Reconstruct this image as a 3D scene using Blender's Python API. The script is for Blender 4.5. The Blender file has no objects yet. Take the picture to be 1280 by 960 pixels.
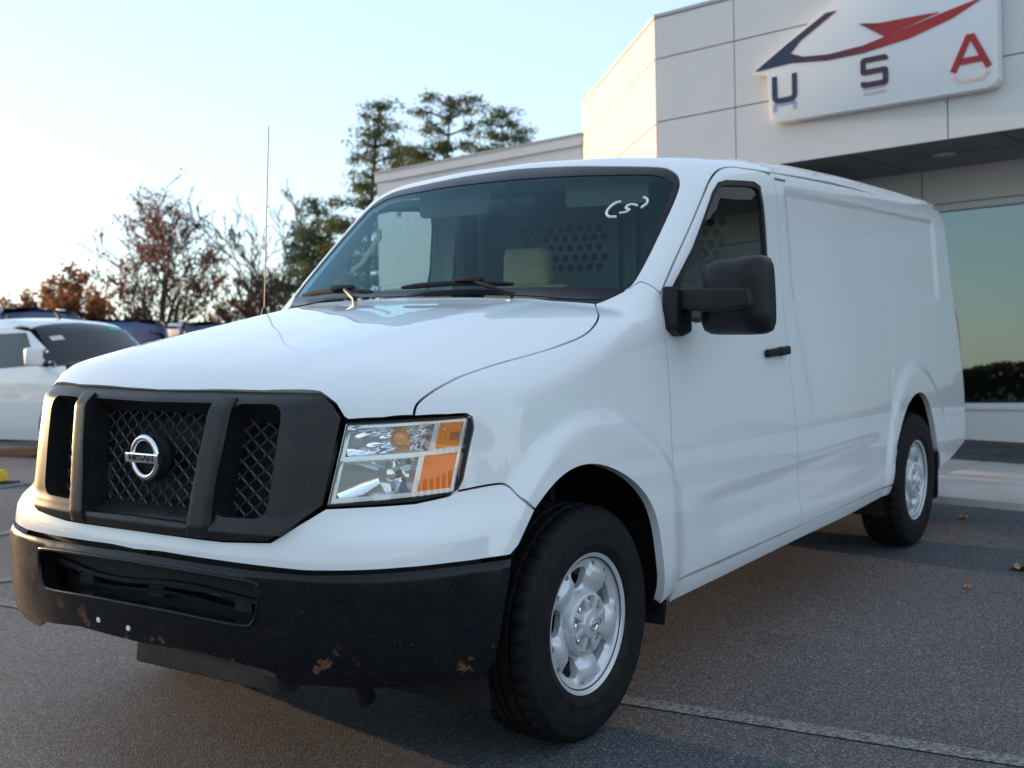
import bpy, bmesh, math, random
import numpy as np
from mathutils import Vector, Matrix, geometry

# ---------------------------------------------------------------- camera, sky, sun, exposure
scene = bpy.context.scene
YAW, ROLL = math.radians(214.333), math.radians(-0.981)
CAM = Vector((3.391, 2.987, 1.135))
FW = Vector((math.cos(YAW), math.sin(YAW), 0.0))
RT = FW.cross(Vector((0, 0, 1)))
UP = Vector((0, 0, 1))
cam_r = RT * math.cos(ROLL) + UP * math.sin(ROLL)
cam_u = -RT * math.sin(ROLL) + UP * math.cos(ROLL)
cd = bpy.data.cameras.new('camera')
cam = bpy.data.objects.new('camera', cd)
scene.collection.objects.link(cam)
m = Matrix((cam_r, cam_u, -FW)).transposed().to_4x4()
m.translation = CAM
cam.matrix_world = m
cd.sensor_width = 36.0
cd.lens = 1505.3 / 1280.0 * 36.0
cd.clip_start, cd.clip_end = 0.05, 6000
cd.dof.use_dof = True
cd.dof.focus_distance = 3.85
cd.dof.aperture_fstop = 3.8
scene.camera = cam

SUN_AZ, SUN_EL = 265.5, 6.5
world = bpy.data.worlds.new('World')
scene.world = world
world.use_nodes = True
wn = world.node_tree.nodes
wl = world.node_tree.links
wn.clear()
sky = wn.new('ShaderNodeTexSky')
sky.sky_type = 'NISHITA'
sky.sun_disc = False
sky.sun_elevation = math.radians(SUN_EL)
sky.sun_rotation = math.radians(90.0 - SUN_AZ)
sky.air_density, sky.dust_density, sky.ozone_density = 1.0, 0.3, 2.4
bg = wn.new('ShaderNodeBackground')
bg.inputs['Strength'].default_value = 0.15
wo = wn.new('ShaderNodeOutputWorld')
veil = wn.new('ShaderNodeMix')             # an even veil of thin high cloud over the clear sky
veil.data_type = 'RGBA'
veil.inputs[0].default_value = 0.6
veil.inputs[7].default_value = (1.52, 1.72, 2.00, 1)
wl.new(sky.outputs[0], veil.inputs[6])
wl.new(veil.outputs[2], bg.inputs[0])
wl.new(bg.outputs[0], wo.inputs[0])

sd = bpy.data.lights.new('sun', 'SUN')
sd.energy = 1.5
sd.angle = math.radians(0.6)
sd.color = (1.0, 0.62, 0.30)
sun = bpy.data.objects.new('sun', sd)
scene.collection.objects.link(sun)
ce = math.cos(math.radians(SUN_EL))
sdir = Vector((math.cos(math.radians(SUN_AZ)) * ce, math.sin(math.radians(SUN_AZ)) * ce, math.sin(math.radians(SUN_EL))))
sun.rotation_euler = sdir.to_track_quat('Z', 'Y').to_euler()

vs = scene.view_settings
vs.view_transform = 'Standard'
vs.look = 'None'
vs.exposure = 1.84
vs.gamma = 1.0
scene.render.engine = 'CYCLES'
scene.cycles.max_bounces = 10
scene.cycles.transparent_max_bounces = 24

rng = random.Random(7)

# ---------------------------------------------------------------- materials
def mat(name, color=(.5, .5, .5), rough=.5, metal=0.0, coat=0.0, coat_rough=.03, spec=.5, emit=None, trans=0.0, ior=1.45):
    M = bpy.data.materials.new(name)
    M.use_nodes = True
    b = M.node_tree.nodes['Principled BSDF']
    b.inputs['Base Color'].default_value = (*color, 1)
    b.inputs['Roughness'].default_value = rough
    b.inputs['Metallic'].default_value = metal
    b.inputs['Coat Weight'].default_value = coat
    b.inputs['Coat Roughness'].default_value = coat_rough
    b.inputs['Specular IOR Level'].default_value = spec
    b.inputs['Transmission Weight'].default_value = trans
    b.inputs['IOR'].default_value = ior
    if emit:
        b.inputs['Emission Color'].default_value = (*emit[0], 1)
        b.inputs['Emission Strength'].default_value = emit[1]
    return M

def nodes(M):
    return M.node_tree.nodes, M.node_tree.links, M.node_tree.nodes['Principled BSDF']

def coord(N, L, scale=None):
    tc = N.new('ShaderNodeTexCoord')
    return tc.outputs['Object']

def noise(N, L, vec, scale, detail=4, rough=.55):
    n = N.new('ShaderNodeTexNoise')
    n.inputs['Scale'].default_value = scale
    n.inputs['Detail'].default_value = detail
    n.inputs['Roughness'].default_value = rough
    L.new(vec, n.inputs['Vector'])
    return n.outputs['Fac']

def ramp(N, L, fac, stops):
    r = N.new('ShaderNodeValToRGB')
    e = r.color_ramp.elements
    while len(e) < len(stops):
        e.new(.5)
    for el, (p, c) in zip(e, stops):
        el.position = p
        el.color = (*c, 1) if len(c) == 3 else c
    L.new(fac, r.inputs['Fac'])
    return r.outputs['Color']

def bump(N, L, B, fac, strength, dist):
    b = N.new('ShaderNodeBump')
    b.inputs['Strength'].default_value = strength
    b.inputs['Distance'].default_value = dist
    L.new(fac, b.inputs['Height'])
    L.new(b.outputs['Normal'], B.inputs['Normal'])

def mixcol(N, L, fac, a, b):
    mx = N.new('ShaderNodeMix')
    mx.data_type = 'RGBA'
    for s, v in ((0, fac), (6, a), (7, b)):
        if hasattr(v, 'is_output'):
            L.new(v, mx.inputs[s])
        elif s == 0:
            mx.inputs[0].default_value = v
        else:
            mx.inputs[s].default_value = (*v, 1)
    return mx.outputs[2]

def varied(name, c1, c2, scale, rough=.6, bump_s=0.0, bump_d=.002, bscale=None, **kw):
    M = mat(name, c1, rough, **kw)
    N, L, B = nodes(M)
    v = coord(N, L)
    f = noise(N, L, v, scale, 6)
    L.new(ramp(N, L, f, [(.35, c1), (.65, c2)]), B.inputs['Base Color'])
    if bump_s:
        bump(N, L, B, noise(N, L, v, bscale or scale * 4, 5), bump_s, bump_d)
    return M

def thin_glass(name, tint, refl=.10, rough=0.0, gloss=(1, 1, 1)):
    M = bpy.data.materials.new(name)
    M.use_nodes = True
    N, L = M.node_tree.nodes, M.node_tree.links
    N.clear()
    o = N.new('ShaderNodeOutputMaterial')
    t = N.new('ShaderNodeBsdfTransparent')
    t.inputs[0].default_value = (*tint, 1)
    g = N.new('ShaderNodeBsdfGlossy')
    g.inputs['Roughness'].default_value = rough
    g.inputs[0].default_value = (*gloss, 1)
    lw = N.new('ShaderNodeLayerWeight')
    lw.inputs['Blend'].default_value = .5
    fr = N.new('ShaderNodeMath')               # Schlick: the same from both sides of the pane
    fr.operation = 'POWER'
    fr.inputs[1].default_value = 5.0
    L.new(lw.outputs['Facing'], fr.inputs[0])
    mr = N.new('ShaderNodeMath')
    mr.operation = 'MULTIPLY_ADD'
    mr.inputs[1].default_value = .9
    mr.inputs[2].default_value = .05 + refl
    mr.use_clamp = True
    mx = N.new('ShaderNodeMixShader')
    L.new(fr.outputs[0], mr.inputs[0])
    L.new(mr.outputs[0], mx.inputs[0])
    L.new(t.outputs[0], mx.inputs[1])
    L.new(g.outputs[0], mx.inputs[2])
    L.new(mx.outputs[0], o.inputs[0])
    return M

M = {}
M['paint'] = mat('white_paint', (.85, .86, .865), .32, coat=1.0, coat_rough=.02)
N, L, B = nodes(M['paint'])
v = coord(N, L)
f = noise(N, L, v, 1.3, 5)
L.new(ramp(N, L, f, [(.3, (.835, .845, .85)), (.7, (.865, .87, .87))]), B.inputs['Base Color'])
M['black_plastic'] = varied('black_textured_plastic', (.008, .008, .010), (.014, .014, .016), 9, .42, .12, .001, 260, spec=.32)
M['grille_plastic'] = mat('weathered_grille_plastic', (.03, .03, .03), .36, spec=.40)
N, L, B = nodes(M['grille_plastic'])
v = coord(N, L)
mp = N.new('ShaderNodeMapping'); mp.inputs['Scale'].default_value = (9, 12, 6)
L.new(v, mp.inputs[0])
f = noise(N, L, mp.outputs[0], 2.0, 6)
L.new(ramp(N, L, f, [(.3, (.014, .014, .015)), (.75, (.026, .025, .023))]), B.inputs['Base Color'])
L.new(ramp(N, L, f, [(.2, (.30, .30, .30)), (.8, (.38, .38, .38))]), B.inputs['Roughness'])
M['dark'] = mat('black_cavity', (.012, .012, .013), .7)
M['mesh'] = mat('grille_mesh_black', (.06, .06, .064), .20)
M['chrome'] = mat('chrome', (.86, .87, .88), .07, 1.0)
M['lamp_chrome'] = mat('lamp_reflector', (.86, .88, .90), .10, 1.0)
M['lamp_white'] = mat('lamp_bezel', (.74, .76, .78), .22, .55)
M['amber'] = mat('amber_lens', (1.0, .20, .006), .28, .2, coat=.3)
M['amber_dark'] = mat('amber_marker', (1.0, .29, .02), .28, .2, coat=.3)
M['red_lens'] = mat('red_lens', (.42, .012, .012), .15, coat=.6)
M['glass'] = thin_glass('windscreen_glass', (.66, .88, .89), -.014, 0.0, (.50, .82, .95))
M['sideglass'] = thin_glass('door_glass', (.80, .90, .86), .03)
M['lens'] = thin_glass('lamp_lens', (.95, .96, .97), .02)
M['frit'] = mat('black_glass_border', (.005, .006, .010), .22, spec=.35)
M['rubber'] = varied('tyre_rubber', (.007, .007, .008), (.014, .0135, .0135), 22, .62, .25, .001, 180, spec=.25)
M['steel'] = varied('silver_wheel_paint', (.62, .63, .65), (.70, .71, .72), 7, .30, metal=.35)
M['brake'] = mat('brake_iron', (.045, .042, .04), .55, .4)
M['tan'] = varied('tan_fabric', (.60, .42, .24), (.68, .50, .30), 30, .85)
M['charcoal'] = varied('charcoal_fabric', (.035, .037, .042), (.055, .057, .062), 30, .85)
M['dash'] = mat('grey_dash', (.045, .05, .055), .6)
M['bulk'] = mat('grey_bulkhead', (.20, .21, .21), .5)
M['liner'] = mat('headliner', (.16, .155, .14), .85)
M['paintmark'] = mat('white_marker', (.85, .87, .88), .6)
M['bumper'] = mat('black_bumper', (.012, .012, .014), .25, spec=.35)
N, L, B = nodes(M['bumper'])
v = coord(N, L)
f1 = noise(N, L, v, 9.5, 5, .6)
f2 = noise(N, L, v, 160, 3)
rust = ramp(N, L, f1, [(.625, (0, 0, 0)), (.65, (1, 1, 1))])
sep = N.new('ShaderNodeSeparateXYZ'); L.new(v, sep.inputs[0])
edge = ramp(N, L, sep.outputs[2], [(.40, (1, 1, 1)), (.55, (0, 0, 0))])
mm = N.new('ShaderNodeMath'); mm.operation = 'MULTIPLY'; L.new(rust, mm.inputs[0]); L.new(edge, mm.inputs[1])
chips = ramp(N, L, f2, [(.68, (0, 0, 0)), (.72, (1, 1, 1))])
c0 = mixcol(N, L, chips, (.007, .007, .009), (.11, .11, .11))
rc = ramp(N, L, noise(N, L, v, 60, 4), [(.35, (.14, .055, .03)), (.65, (.26, .13, .075))])
L.new(mixcol(N, L, mm.outputs[0], c0, rc), B.inputs['Base Color'])
L.new(ramp(N, L, noise(N, L, v, 14, 5), [(.3, (.16, .16, .16)), (.7, (.34, .34, .34))]), B.inputs['Roughness'])

# ---------------------------------------------------------------- mesh helpers
COL = scene.collection

def tag(o, label=None, cat=None, group=None, kind=None):
    if label: o['label'] = label
    if cat: o['category'] = cat
    if group: o['group'] = group
    if kind: o['kind'] = kind
    return o

def empty(name, loc=(0, 0, 0), rz=0, label=None, cat=None, group=None):
    o = bpy.data.objects.new(name, None)
    o.empty_display_size = .2
    COL.objects.link(o)
    o.location = loc
    o.rotation_euler = (0, 0, rz)
    return tag(o, label, cat, group)

def link(name, me, material, parent=None):
    o = bpy.data.objects.new(name, me)
    COL.objects.link(o)
    if material is not None and not len(me.materials):
        me.materials.append(material)
    if parent is not None:
        o.parent = parent
    return o

class MB:
    def __init__(s):
        s.v, s.f = [], []
    def add(s, v, f):
        n = len(s.v)
        s.v += [tuple(float(c) for c in q) for q in v]
        s.f += [tuple(i + n for i in q) for q in f]
        return s
    def box(s, c, size, rot=None):
        hx, hy, hz = size[0] / 2, size[1] / 2, size[2] / 2
        vs_ = [Vector((x, y, z)) for x in (-hx, hx) for y in (-hy, hy) for z in (-hz, hz)]
        if rot is not None:
            vs_ = [rot @ q for q in vs_]
        c = Vector(c)
        return s.add([q + c for q in vs_], [(0, 1, 3, 2), (4, 6, 7, 5), (0, 4, 5, 1), (2, 3, 7, 6), (0, 2, 6, 4), (1, 5, 7, 3)])
    def tube(s, pts, r, n=8, cap=True, up=None):
        pts = [Vector(q) for q in pts]
        rs = r if hasattr(r, '__len__') else [r] * len(pts)
        vv, ff = [], []
        a = None
        for i, q in enumerate(pts):
            t = (pts[min(i + 1, len(pts) - 1)] - pts[max(i - 1, 0)])
            if t.length < 1e-9: t = Vector((0, 0, 1))
            t.normalize()
            if a is None:
                a = t.orthogonal().normalized()
            else:
                a = (a - t * a.dot(t))
                a = a.normalized() if a.length > 1e-6 else t.orthogonal().normalized()
            b = t.cross(a)
            for k in range(n):
                w = 2 * math.pi * (k + .5) / n
                vv.append(q + (a * math.cos(w) + b * math.sin(w)) * rs[i])
        for i in range(len(pts) - 1):
            for k in range(n):
                k2 = (k + 1) % n
                ff.append((i * n + k, i * n + k2, (i + 1) * n + k2, (i + 1) * n + k))
        if cap:
            ff.append(tuple(range(n - 1, -1, -1)))
            ff.append(tuple((len(pts) - 1) * n + k for k in range(n)))
        return s.add(vv, ff)
    def lathe(s, prof, n=48, axis='y', fn=None, c=(0, 0, 0)):
        vv, ff = [], []
        for i, (r, h) in enumerate(prof):
            for k in range(n):
                w = 2 * math.pi * k / n
                rr = r if fn is None else fn(i, k, r)
                if axis == 'y': p = (c[0] + rr * math.cos(w), c[1] + h, c[2] + rr * math.sin(w))
                elif axis == 'z': p = (c[0] + rr * math.cos(w), c[1] + rr * math.sin(w), c[2] + h)
                else: p = (c[0] + h, c[1] + rr * math.cos(w), c[2] + rr * math.sin(w))
                vv.append(p)
        for i in range(len(prof) - 1):
            for k in range(n):
                k2 = (k + 1) % n
                ff.append((i * n + k, (i + 1) * n + k, (i + 1) * n + k2, i * n + k2))
        return s.add(vv, ff)
    def prism(s, poly, depth, fr=None):
        n = len(poly)
        fr = fr or (lambda a, b, c: (a, b, c))
        vv = [fr(a, b, 0) for a, b in poly] + [fr(a, b, depth) for a, b in poly]
        ff = [tuple(range(n)), tuple(range(2 * n - 1, n - 1, -1))]
        for i in range(n):
            j = (i + 1) % n
            ff.append((j, i, n + i, n + j))
        return s.add(vv, ff)
    def build(s, name, material, parent=None, smooth=None, bevel=0, seg=2, fix=True):
        me = bpy.data.meshes.new(name)
        me.from_pydata(s.v, [], s.f)
        if fix or bevel:
            bm = bmesh.new(); bm.from_mesh(me)
            bmesh.ops.recalc_face_normals(bm, faces=bm.faces)
            if bevel:
                es = [e for e in bm.edges if len(e.link_faces) == 2 and e.calc_face_angle(0) > .5]
                bmesh.ops.bevel(bm, geom=es, offset=bevel, segments=seg, profile=.6, affect='EDGES', clamp_overlap=True)
            bm.to_mesh(me); bm.free()
        if smooth is not None or bevel:
            me.shade_smooth()
            me.set_sharp_from_angle(angle=math.radians(smooth or 40))
        return link(name, me, material, parent)

def cr(pts, n=6, closed=False):
    P = [np.array(q, float) for q in pts]
    out = []
    N_ = len(P)
    segs = N_ if closed else N_ - 1
    for i in range(segs):
        p0 = P[i - 1] if (closed or i > 0) else 2 * P[0] - P[1]
        p1, p2 = P[i], P[(i + 1) % N_]
        p3 = P[(i + 2) % N_] if (closed or i + 2 < N_) else 2 * P[-1] - P[-2]
        for k in range(n):
            t = k / n
            out.append(.5 * ((2 * p1) + (-p0 + p2) * t + (2 * p0 - 5 * p1 + 4 * p2 - p3) * t * t + (-p0 + 3 * p1 - 3 * p2 + p3) * t ** 3))
    if not closed:
        out.append(P[-1])
    return [tuple(q) for q in out]

def rounded(poly, r, n=5):
    # round the corners of a 2D polygon
    out = []
    k = len(poly)
    for i in range(k):
        p, a, b = Vector(poly[i]), Vector(poly[i - 1]), Vector(poly[(i + 1) % k])
        rr = min(r, (a - p).length * .45, (b - p).length * .45)
        s_, e_ = p + (a - p).normalized() * rr, p + (b - p).normalized() * rr
        for j in range(n + 1):
            t = j / n
            q = s_ * (1 - t) ** 2 + p * 2 * t * (1 - t) + e_ * t * t
            out.append((q.x, q.y))
    return out

def inside(poly, P):
    poly = np.asarray(poly); x, y = P[:, 0], P[:, 1]
    r = np.zeros(len(P), bool)
    j = len(poly) - 1
    for i in range(len(poly)):
        xi, yi = poly[i]; xj, yj = poly[j]
        c = ((yi > y) != (yj > y)) & (x < (xj - xi) * (y - yi) / (yj - yi + 1e-30) + xi)
        r ^= c
        j = i
    return r

def area2(p):
    p = np.asarray(p); x, y = p[:, 0], p[:, 1]
    return .5 * np.sum(x * np.roll(y, -1) - y * np.roll(x, -1))

def inset(poly, g, keep=None):
    # move a ccw polygon inwards by g
    p = np.asarray(poly, float)
    e1 = p - np.roll(p, 1, 0); e2 = np.roll(p, -1, 0) - p
    n1 = np.c_[-e1[:, 1], e1[:, 0]] / (np.linalg.norm(e1, axis=1)[:, None] + 1e-12)
    n2 = np.c_[-e2[:, 1], e2[:, 0]] / (np.linalg.norm(e2, axis=1)[:, None] + 1e-12)
    n = n1 + n2
    n = n / (np.linalg.norm(n, axis=1)[:, None] + 1e-9)
    c = np.clip(np.sum(n * n1, 1), .45, 1)
    d = n * (g / c)[:, None]
    if keep is not None:
        d[keep] = 0
    return p + d

def resample(p, step):
    out = []
    n = len(p)
    for i in range(n):
        a, b = p[i], p[(i + 1) % n]
        k = max(1, int(math.ceil(np.linalg.norm(b - a) / step)))
        for j in range(k):
            out.append(a + (b - a) * j / k)
    return np.array(out)

def fill2d(outer, holes, step):
    # triangulate a polygon with holes, with interior points: (verts, tris)
    pts = [tuple(q) for q in outer]; edges = [(i, (i + 1) % len(outer)) for i in range(len(outer))]
    for h in holes:
        o = len(pts)
        pts += [tuple(q) for q in h]
        edges += [(o + i, o + (i + 1) % len(h)) for i in range(len(h))]
    B = np.array(pts)
    lo, hi = B.min(0), B.max(0)
    gx = np.arange(lo[0], hi[0], step); gy = np.arange(lo[1], hi[1], step * .866)
    G = np.array([(x + (.5 * step if j % 2 else 0), y) for j, y in enumerate(gy) for x in gx])
    if len(G):
        k = inside(outer, G)
        for h in holes:
            k &= ~inside(h, G)
        G = G[k]
    if len(G):
        dm = np.min(np.hypot(G[:, None, 0] - B[None, :, 0], G[:, None, 1] - B[None, :, 1]), axis=1)
        G = G[dm > step * .45]
    allp = [Vector(q) for q in pts] + [Vector(q) for q in G]
    res = geometry.delaunay_2d_cdt(allp, edges, [], 0, 1e-6)
    V2 = np.array([(q.x, q.y) for q in res[0]])
    T_ = np.array([q for q in res[2] if len(q) == 3])
    c = V2[T_].mean(1)
    k = inside(outer, c)
    for h in holes:
        k &= ~inside(h, c)
    T_ = T_[k]
    a = V2[T_]
    ar = (a[:, 1, 0] - a[:, 0, 0]) * (a[:, 2, 1] - a[:, 0, 1]) - (a[:, 2, 0] - a[:, 0, 0]) * (a[:, 1, 1] - a[:, 0, 1])
    T_[ar < 0] = T_[ar < 0][:, ::-1]
    return V2, T_

# outlines measured on the van, metres in the van frame (x forward, y to the driver side, z up)
CV = dict(
 hoodcut=[(0.716,0.826,1.116),(0.701,0.829,1.151),(0.657,0.847,1.182),(0.589,0.866,1.21),(0.463,0.875,1.236),(0.308,0.883,1.257),(0.06,0.9,1.292),(-0.073,0.905,1.319),(-0.168,0.892,1.349),(-0.263,0.856,1.383),(-0.397,0.765,1.425)],
 hoodfront=[(0.915,0.163,1.187),(0.895,0.425,1.19),(0.853,0.603,1.189),(0.844,0.653,1.156),(0.84,0.678,1.119),(0.833,0.69,1.11),(0.773,0.766,1.113),(0.716,0.826,1.116)],
 headlight=[(0.839,0.683,1.108),(0.773,0.766,1.111),(0.717,0.826,1.114),(0.637,0.886,1.116),(0.587,0.913,1.116),(0.571,0.921,1.105),(0.569,0.925,1.075),(0.614,0.915,0.931),(0.633,0.909,0.901),(0.657,0.896,0.89),(0.735,0.843,0.877),(0.899,0.656,0.871)],
 seam=[(0.628,0.911,0.901),(0.517,0.963,0.91),(0.479,0.979,0.9),(0.453,1.002,0.865),(0.399,1.018,0.823)],
 arch=[(0.52,1.016,0.714),(0.486,1.018,0.734),(0.399,1.018,0.823),(0.285,1.016,0.899),(0.162,1.016,0.925),(0.033,1.018,0.926),(-0.141,1.025,0.864),(-0.256,1.03,0.79),(-0.326,1.034,0.724),(-0.358,1.038,0.621),(-0.366,1.039,0.536),(-0.418,0.998,0.36)],
 grilleouter=[(0.915,0.163,1.187),(0.895,0.425,1.19),(0.853,0.603,1.189),(0.844,0.653,1.156),(0.84,0.678,1.119),(0.898,0.655,0.879),(0.944,0.601,0.831),(0.977,0.518,0.777),(1.001,0.358,0.768),(1.015,0.137,0.771)],
 bumptop=[(0.527,1.016,0.711),(0.627,0.981,0.712),(0.726,0.944,0.715),(0.84,0.868,0.715),(0.908,0.784,0.712),(0.965,0.632,0.706),(1.027,0.113,0.718),(0.979,-0.559,0.735)],
 bumpbot=[(0.613,0.98,0.366),(0.793,0.904,0.389),(0.937,0.712,0.385),(0.971,0.595,0.384),(0.993,0.511,0.419),(1.026,0.27,0.444),(1.032,-0.117,0.437)],
 wind=[(-1.058,-0.032,2.019),(-1.053,0.217,2.011),(-1.049,0.453,1.993),(-1.066,0.666,1.974),(-1.055,0.736,1.955),(-1.015,0.791,1.913),(-0.936,0.819,1.84),(-0.731,0.837,1.661),(-0.564,0.84,1.515),(-0.499,0.819,1.466),(-0.45,0.781,1.438),(-0.393,0.62,1.439),(-0.332,0.118,1.46)],
 windglass=[(-0.967,0.029,1.966),(-0.986,0.488,1.949),(-1.012,0.676,1.937),(-0.994,0.759,1.904),(-0.947,0.789,1.858),(-0.62,0.827,1.569),(-0.534,0.824,1.495),(-0.506,0.789,1.484),(-0.404,0.403,1.493),(-0.368,0.091,1.492)],
 pillarseam=[(-0.56,0.859,1.503),(-0.577,0.899,1.485),(-0.594,0.925,1.456)],
 gutter=[(-1.313,0.834,2.002),(-1.764,0.87,1.994),(-2.327,0.871,1.999),(-3.184,0.848,2.011),(-3.941,0.819,2.024),(-4.632,0.795,2.03)],
 doorfront=[(-0.527,1.019,0.432),(-0.485,1.033,0.657),(-0.525,1.0,0.907),(-0.563,0.969,1.171),(-0.571,0.946,1.363),(-0.594,0.925,1.456),(-0.717,0.916,1.568),(-0.857,0.908,1.693),(-1.004,0.896,1.824),(-1.112,0.883,1.91),(-1.214,0.871,1.958),(-1.347,0.861,1.983),(-1.485,0.865,1.988),(-1.648,0.869,1.991),(-1.737,0.877,1.981)],
 doorrear=[(-1.764,0.895,1.908),(-1.74,0.937,1.41),(-1.742,0.961,1.202),(-1.73,0.987,0.981),(-1.736,1.002,0.638),(-1.778,1.008,0.432)],
 win=[(-0.641,0.934,1.461),(-0.86,0.923,1.632),(-1.089,0.9,1.86),(-1.157,0.894,1.904),(-1.243,0.893,1.92),(-1.422,0.892,1.931),(-1.533,0.892,1.936),(-1.596,0.894,1.92),(-1.614,0.904,1.828),(-1.61,0.92,1.628),(-1.556,0.941,1.374),(-0.837,0.947,1.347),(-0.676,0.945,1.376),(-0.64,0.94,1.42)],
 sill=[(-0.418,0.998,0.36),(-0.538,1.004,0.381),(-0.917,1.003,0.391),(-1.754,1.006,0.418),(-2.402,1.003,0.42),(-3.098,0.994,0.408)],
 doorbottom=[(-0.53,1.018,0.425),(-0.941,1.009,0.418),(-1.778,1.008,0.432),(-2.394,1.005,0.437),(-3.051,0.999,0.441)],
 rarch=[(-3.098,0.994,0.408),(-3.127,1.01,0.591),(-3.353,0.994,0.809),(-3.542,0.984,0.875),(-3.729,0.976,0.904),(-3.893,0.977,0.86),(-4.006,0.984,0.685),(-4.071,0.986,0.534),(-4.244,0.946,0.365)],
 seam2=[(-3.205,0.841,2.022),(-3.244,0.868,1.754),(-3.181,0.923,1.319),(-3.183,0.949,1.103)],
)
# ---------------------------------------------------------------- the van body as one smooth solid (positive inside)
class Tab:
    def __init__(s,pts,sig=.03,st=.004):
        pts=sorted(pts); a=np.array(pts,float)
        s.x=np.arange(a[0,0]-4*sig-.3,a[-1,0]+4*sig+.3,st)
        # linear extrapolation at the ends
        y=np.interp(s.x,a[:,0],a[:,1])
        m0=(a[1,1]-a[0,1])/(a[1,0]-a[0,0]); m1=(a[-1,1]-a[-2,1])/(a[-1,0]-a[-2,0])
        y=np.where(s.x<a[0,0],a[0,1]+m0*(s.x-a[0,0]),y); y=np.where(s.x>a[-1,0],a[-1,1]+m1*(s.x-a[-1,0]),y)
        k=np.exp(-.5*(np.arange(-int(4*sig/st),int(4*sig/st)+1)*st/sig)**2); k/=k.sum(); n=len(k)//2
        yp=np.r_[y[0]+(y[1]-y[0])*np.arange(-n,0),y,y[-1]+(y[-1]-y[-2])*np.arange(1,n+1)]
        s.y=np.convolve(yp,k,'valid')
    def __call__(s,q): return np.interp(q,s.x,s.y)
def ev(p): return [(-a,b) for a,b in p[:0:-1]]+list(p)
def ss(a,b,x):
    t=np.clip((x-a)/(b-a),0,1); return t*t*(3-2*t)
def smin(a,b,r):
    h=np.maximum(r-np.abs(a-b),0)/r
    return np.minimum(a,b)-h*h*r*.25
PX=Tab([(1.2,.885),(.9,.945),(.6,.988),(.3,1.003),(0,1.007),(-.6,1.008),(-2.5,1.0),(-3.7,.964),(-4.4,.95),(-5.1,.93)],.12)
PZ=Tab([(.28,-.05),(.36,-.012),(.42,.006),(.52,.010),(.65,.008),(.85,-.002),(1.0,-.018),(1.2,-.042),(1.4,-.066),(1.6,-.082),(1.75,-.092),(1.9,-.106),(2.0,-.122),(2.1,-.15)],.03)
def recess(x,z):
    # pressed blank window panels along the side
    a=ss(-1.85,-1.92,x)*ss(-4.52,-4.45,x)*ss(1.40,1.47,z)*ss(1.945,1.885,z)
    return a
def Ys(x,z):
    y=PX(x)+PZ(z)
    r=np.hypot(x,(z-.385)); y=y+.022*ss(.715,.635,r)*ss(.3,.5,z)*ss(-.60,-.44,x)*ss(.72,.5,x)
    r=np.hypot(x+3.70,(z-.385)); y=y+.020*ss(.70,.62,r)*ss(.3,.5,z)
    y=y-.017*recess(x,z)
    # lower door swage
    y=y-.009*ss(.72,.66,z+.03*(x+.6)/2.5)*ss(.46,.58,z)*ss(-.62,-.95,x)*ss(-3.05,-2.7,x)
    return y
XB=Tab(ev([(0,0),(.25,-.008),(.45,-.028),(.6,-.056),(.75,-.10),(.9,-.19),(1.0,-.30)]),.05)
XC=Tab(ev([(0,0),(.25,-.008),(.45,-.026),(.585,-.052),(.70,-.132),(.80,-.212),(.9,-.32),(1.0,-.46)]),.022)
XZ=Tab([(.3,-.03),(.5,0),(.66,0),(.74,-.006),(.79,-.022),(1.0,-.055),(1.17,-.088),(1.3,-.14)],.02)
def Xf(y,z):
    t=ss(.775,.875,z); return 1.035+XB(np.abs(y))*(1-t)+XC(np.abs(y))*t+XZ(z)
HC=Tab([(1.1,1.11),(.98,1.19),(.87,1.245),(.7,1.297),(.4,1.354),(0,1.414),(-.3,1.450),(-.6,1.468),(-1.,1.47),(-6,1.47)],.05)
HY=Tab(ev([(0,0),(.3,-.004),(.5,-.014),(.65,-.034),(.78,-.066),(.88,-.105),(1.0,-.17)]),.04)
def Zh(x,y):
    y=np.abs(y)
    return HC(x)+HY(y)*(1-.4*ss(.25,-.4,x))+.006*ss(.50,.40,y-.1*(.9-x))*ss(.95,.7,x)
WB=Tab(ev([(0,.150),(.3,.128),(.5,.09),(.7,.03),(.8,-.01),(1.,-.11)]),.05)
def Xw(y,z): return -.444+(z-1.436)*(-1.187)+WB(np.abs(y))*(1-.25*(z-1.436)/.5)-.0+.10*(z-1.436)*(1.94-z)
RC=Tab([(-.9,2.02),(-1.2,2.062),(-1.6,2.10),(-2.2,2.122),(-3,2.13),(-4.4,2.118),(-5.1,2.10)],.1)
RY=Tab(ev([(0,0),(.4,-.012),(.6,-.03),(.75,-.042),(.85,-.066),(1.0,-.12)]),.05)
def Zr(x,y): return RC(x)+RY(np.abs(y))
XR=Tab([(.3,-5.03),(.6,-5.08),(1.2,-5.08),(1.45,-5.05),(1.6,-5.0),(1.9,-4.93),(2.0,-4.90)],.04)
RB=Tab(ev([(0,0),(.5,.01),(.7,.03),(.85,.075),(1.,.15)]),.04)
def f_cab(P):
    x,y,z=P[...,0],np.abs(P[...,1]),P[...,2]
    gs=Ys(x,z)-y; gw=(Xw(y,z)-x)*.64; gr=(Zr(x,y)-z); gb=x-XR(z)-RB(y)
    f=smin(gs,gr,.09); f=smin(f,gw,.07); return smin(f,gb,.12)
def smax(a,b,r): return -smin(-a,-b,r)
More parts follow.
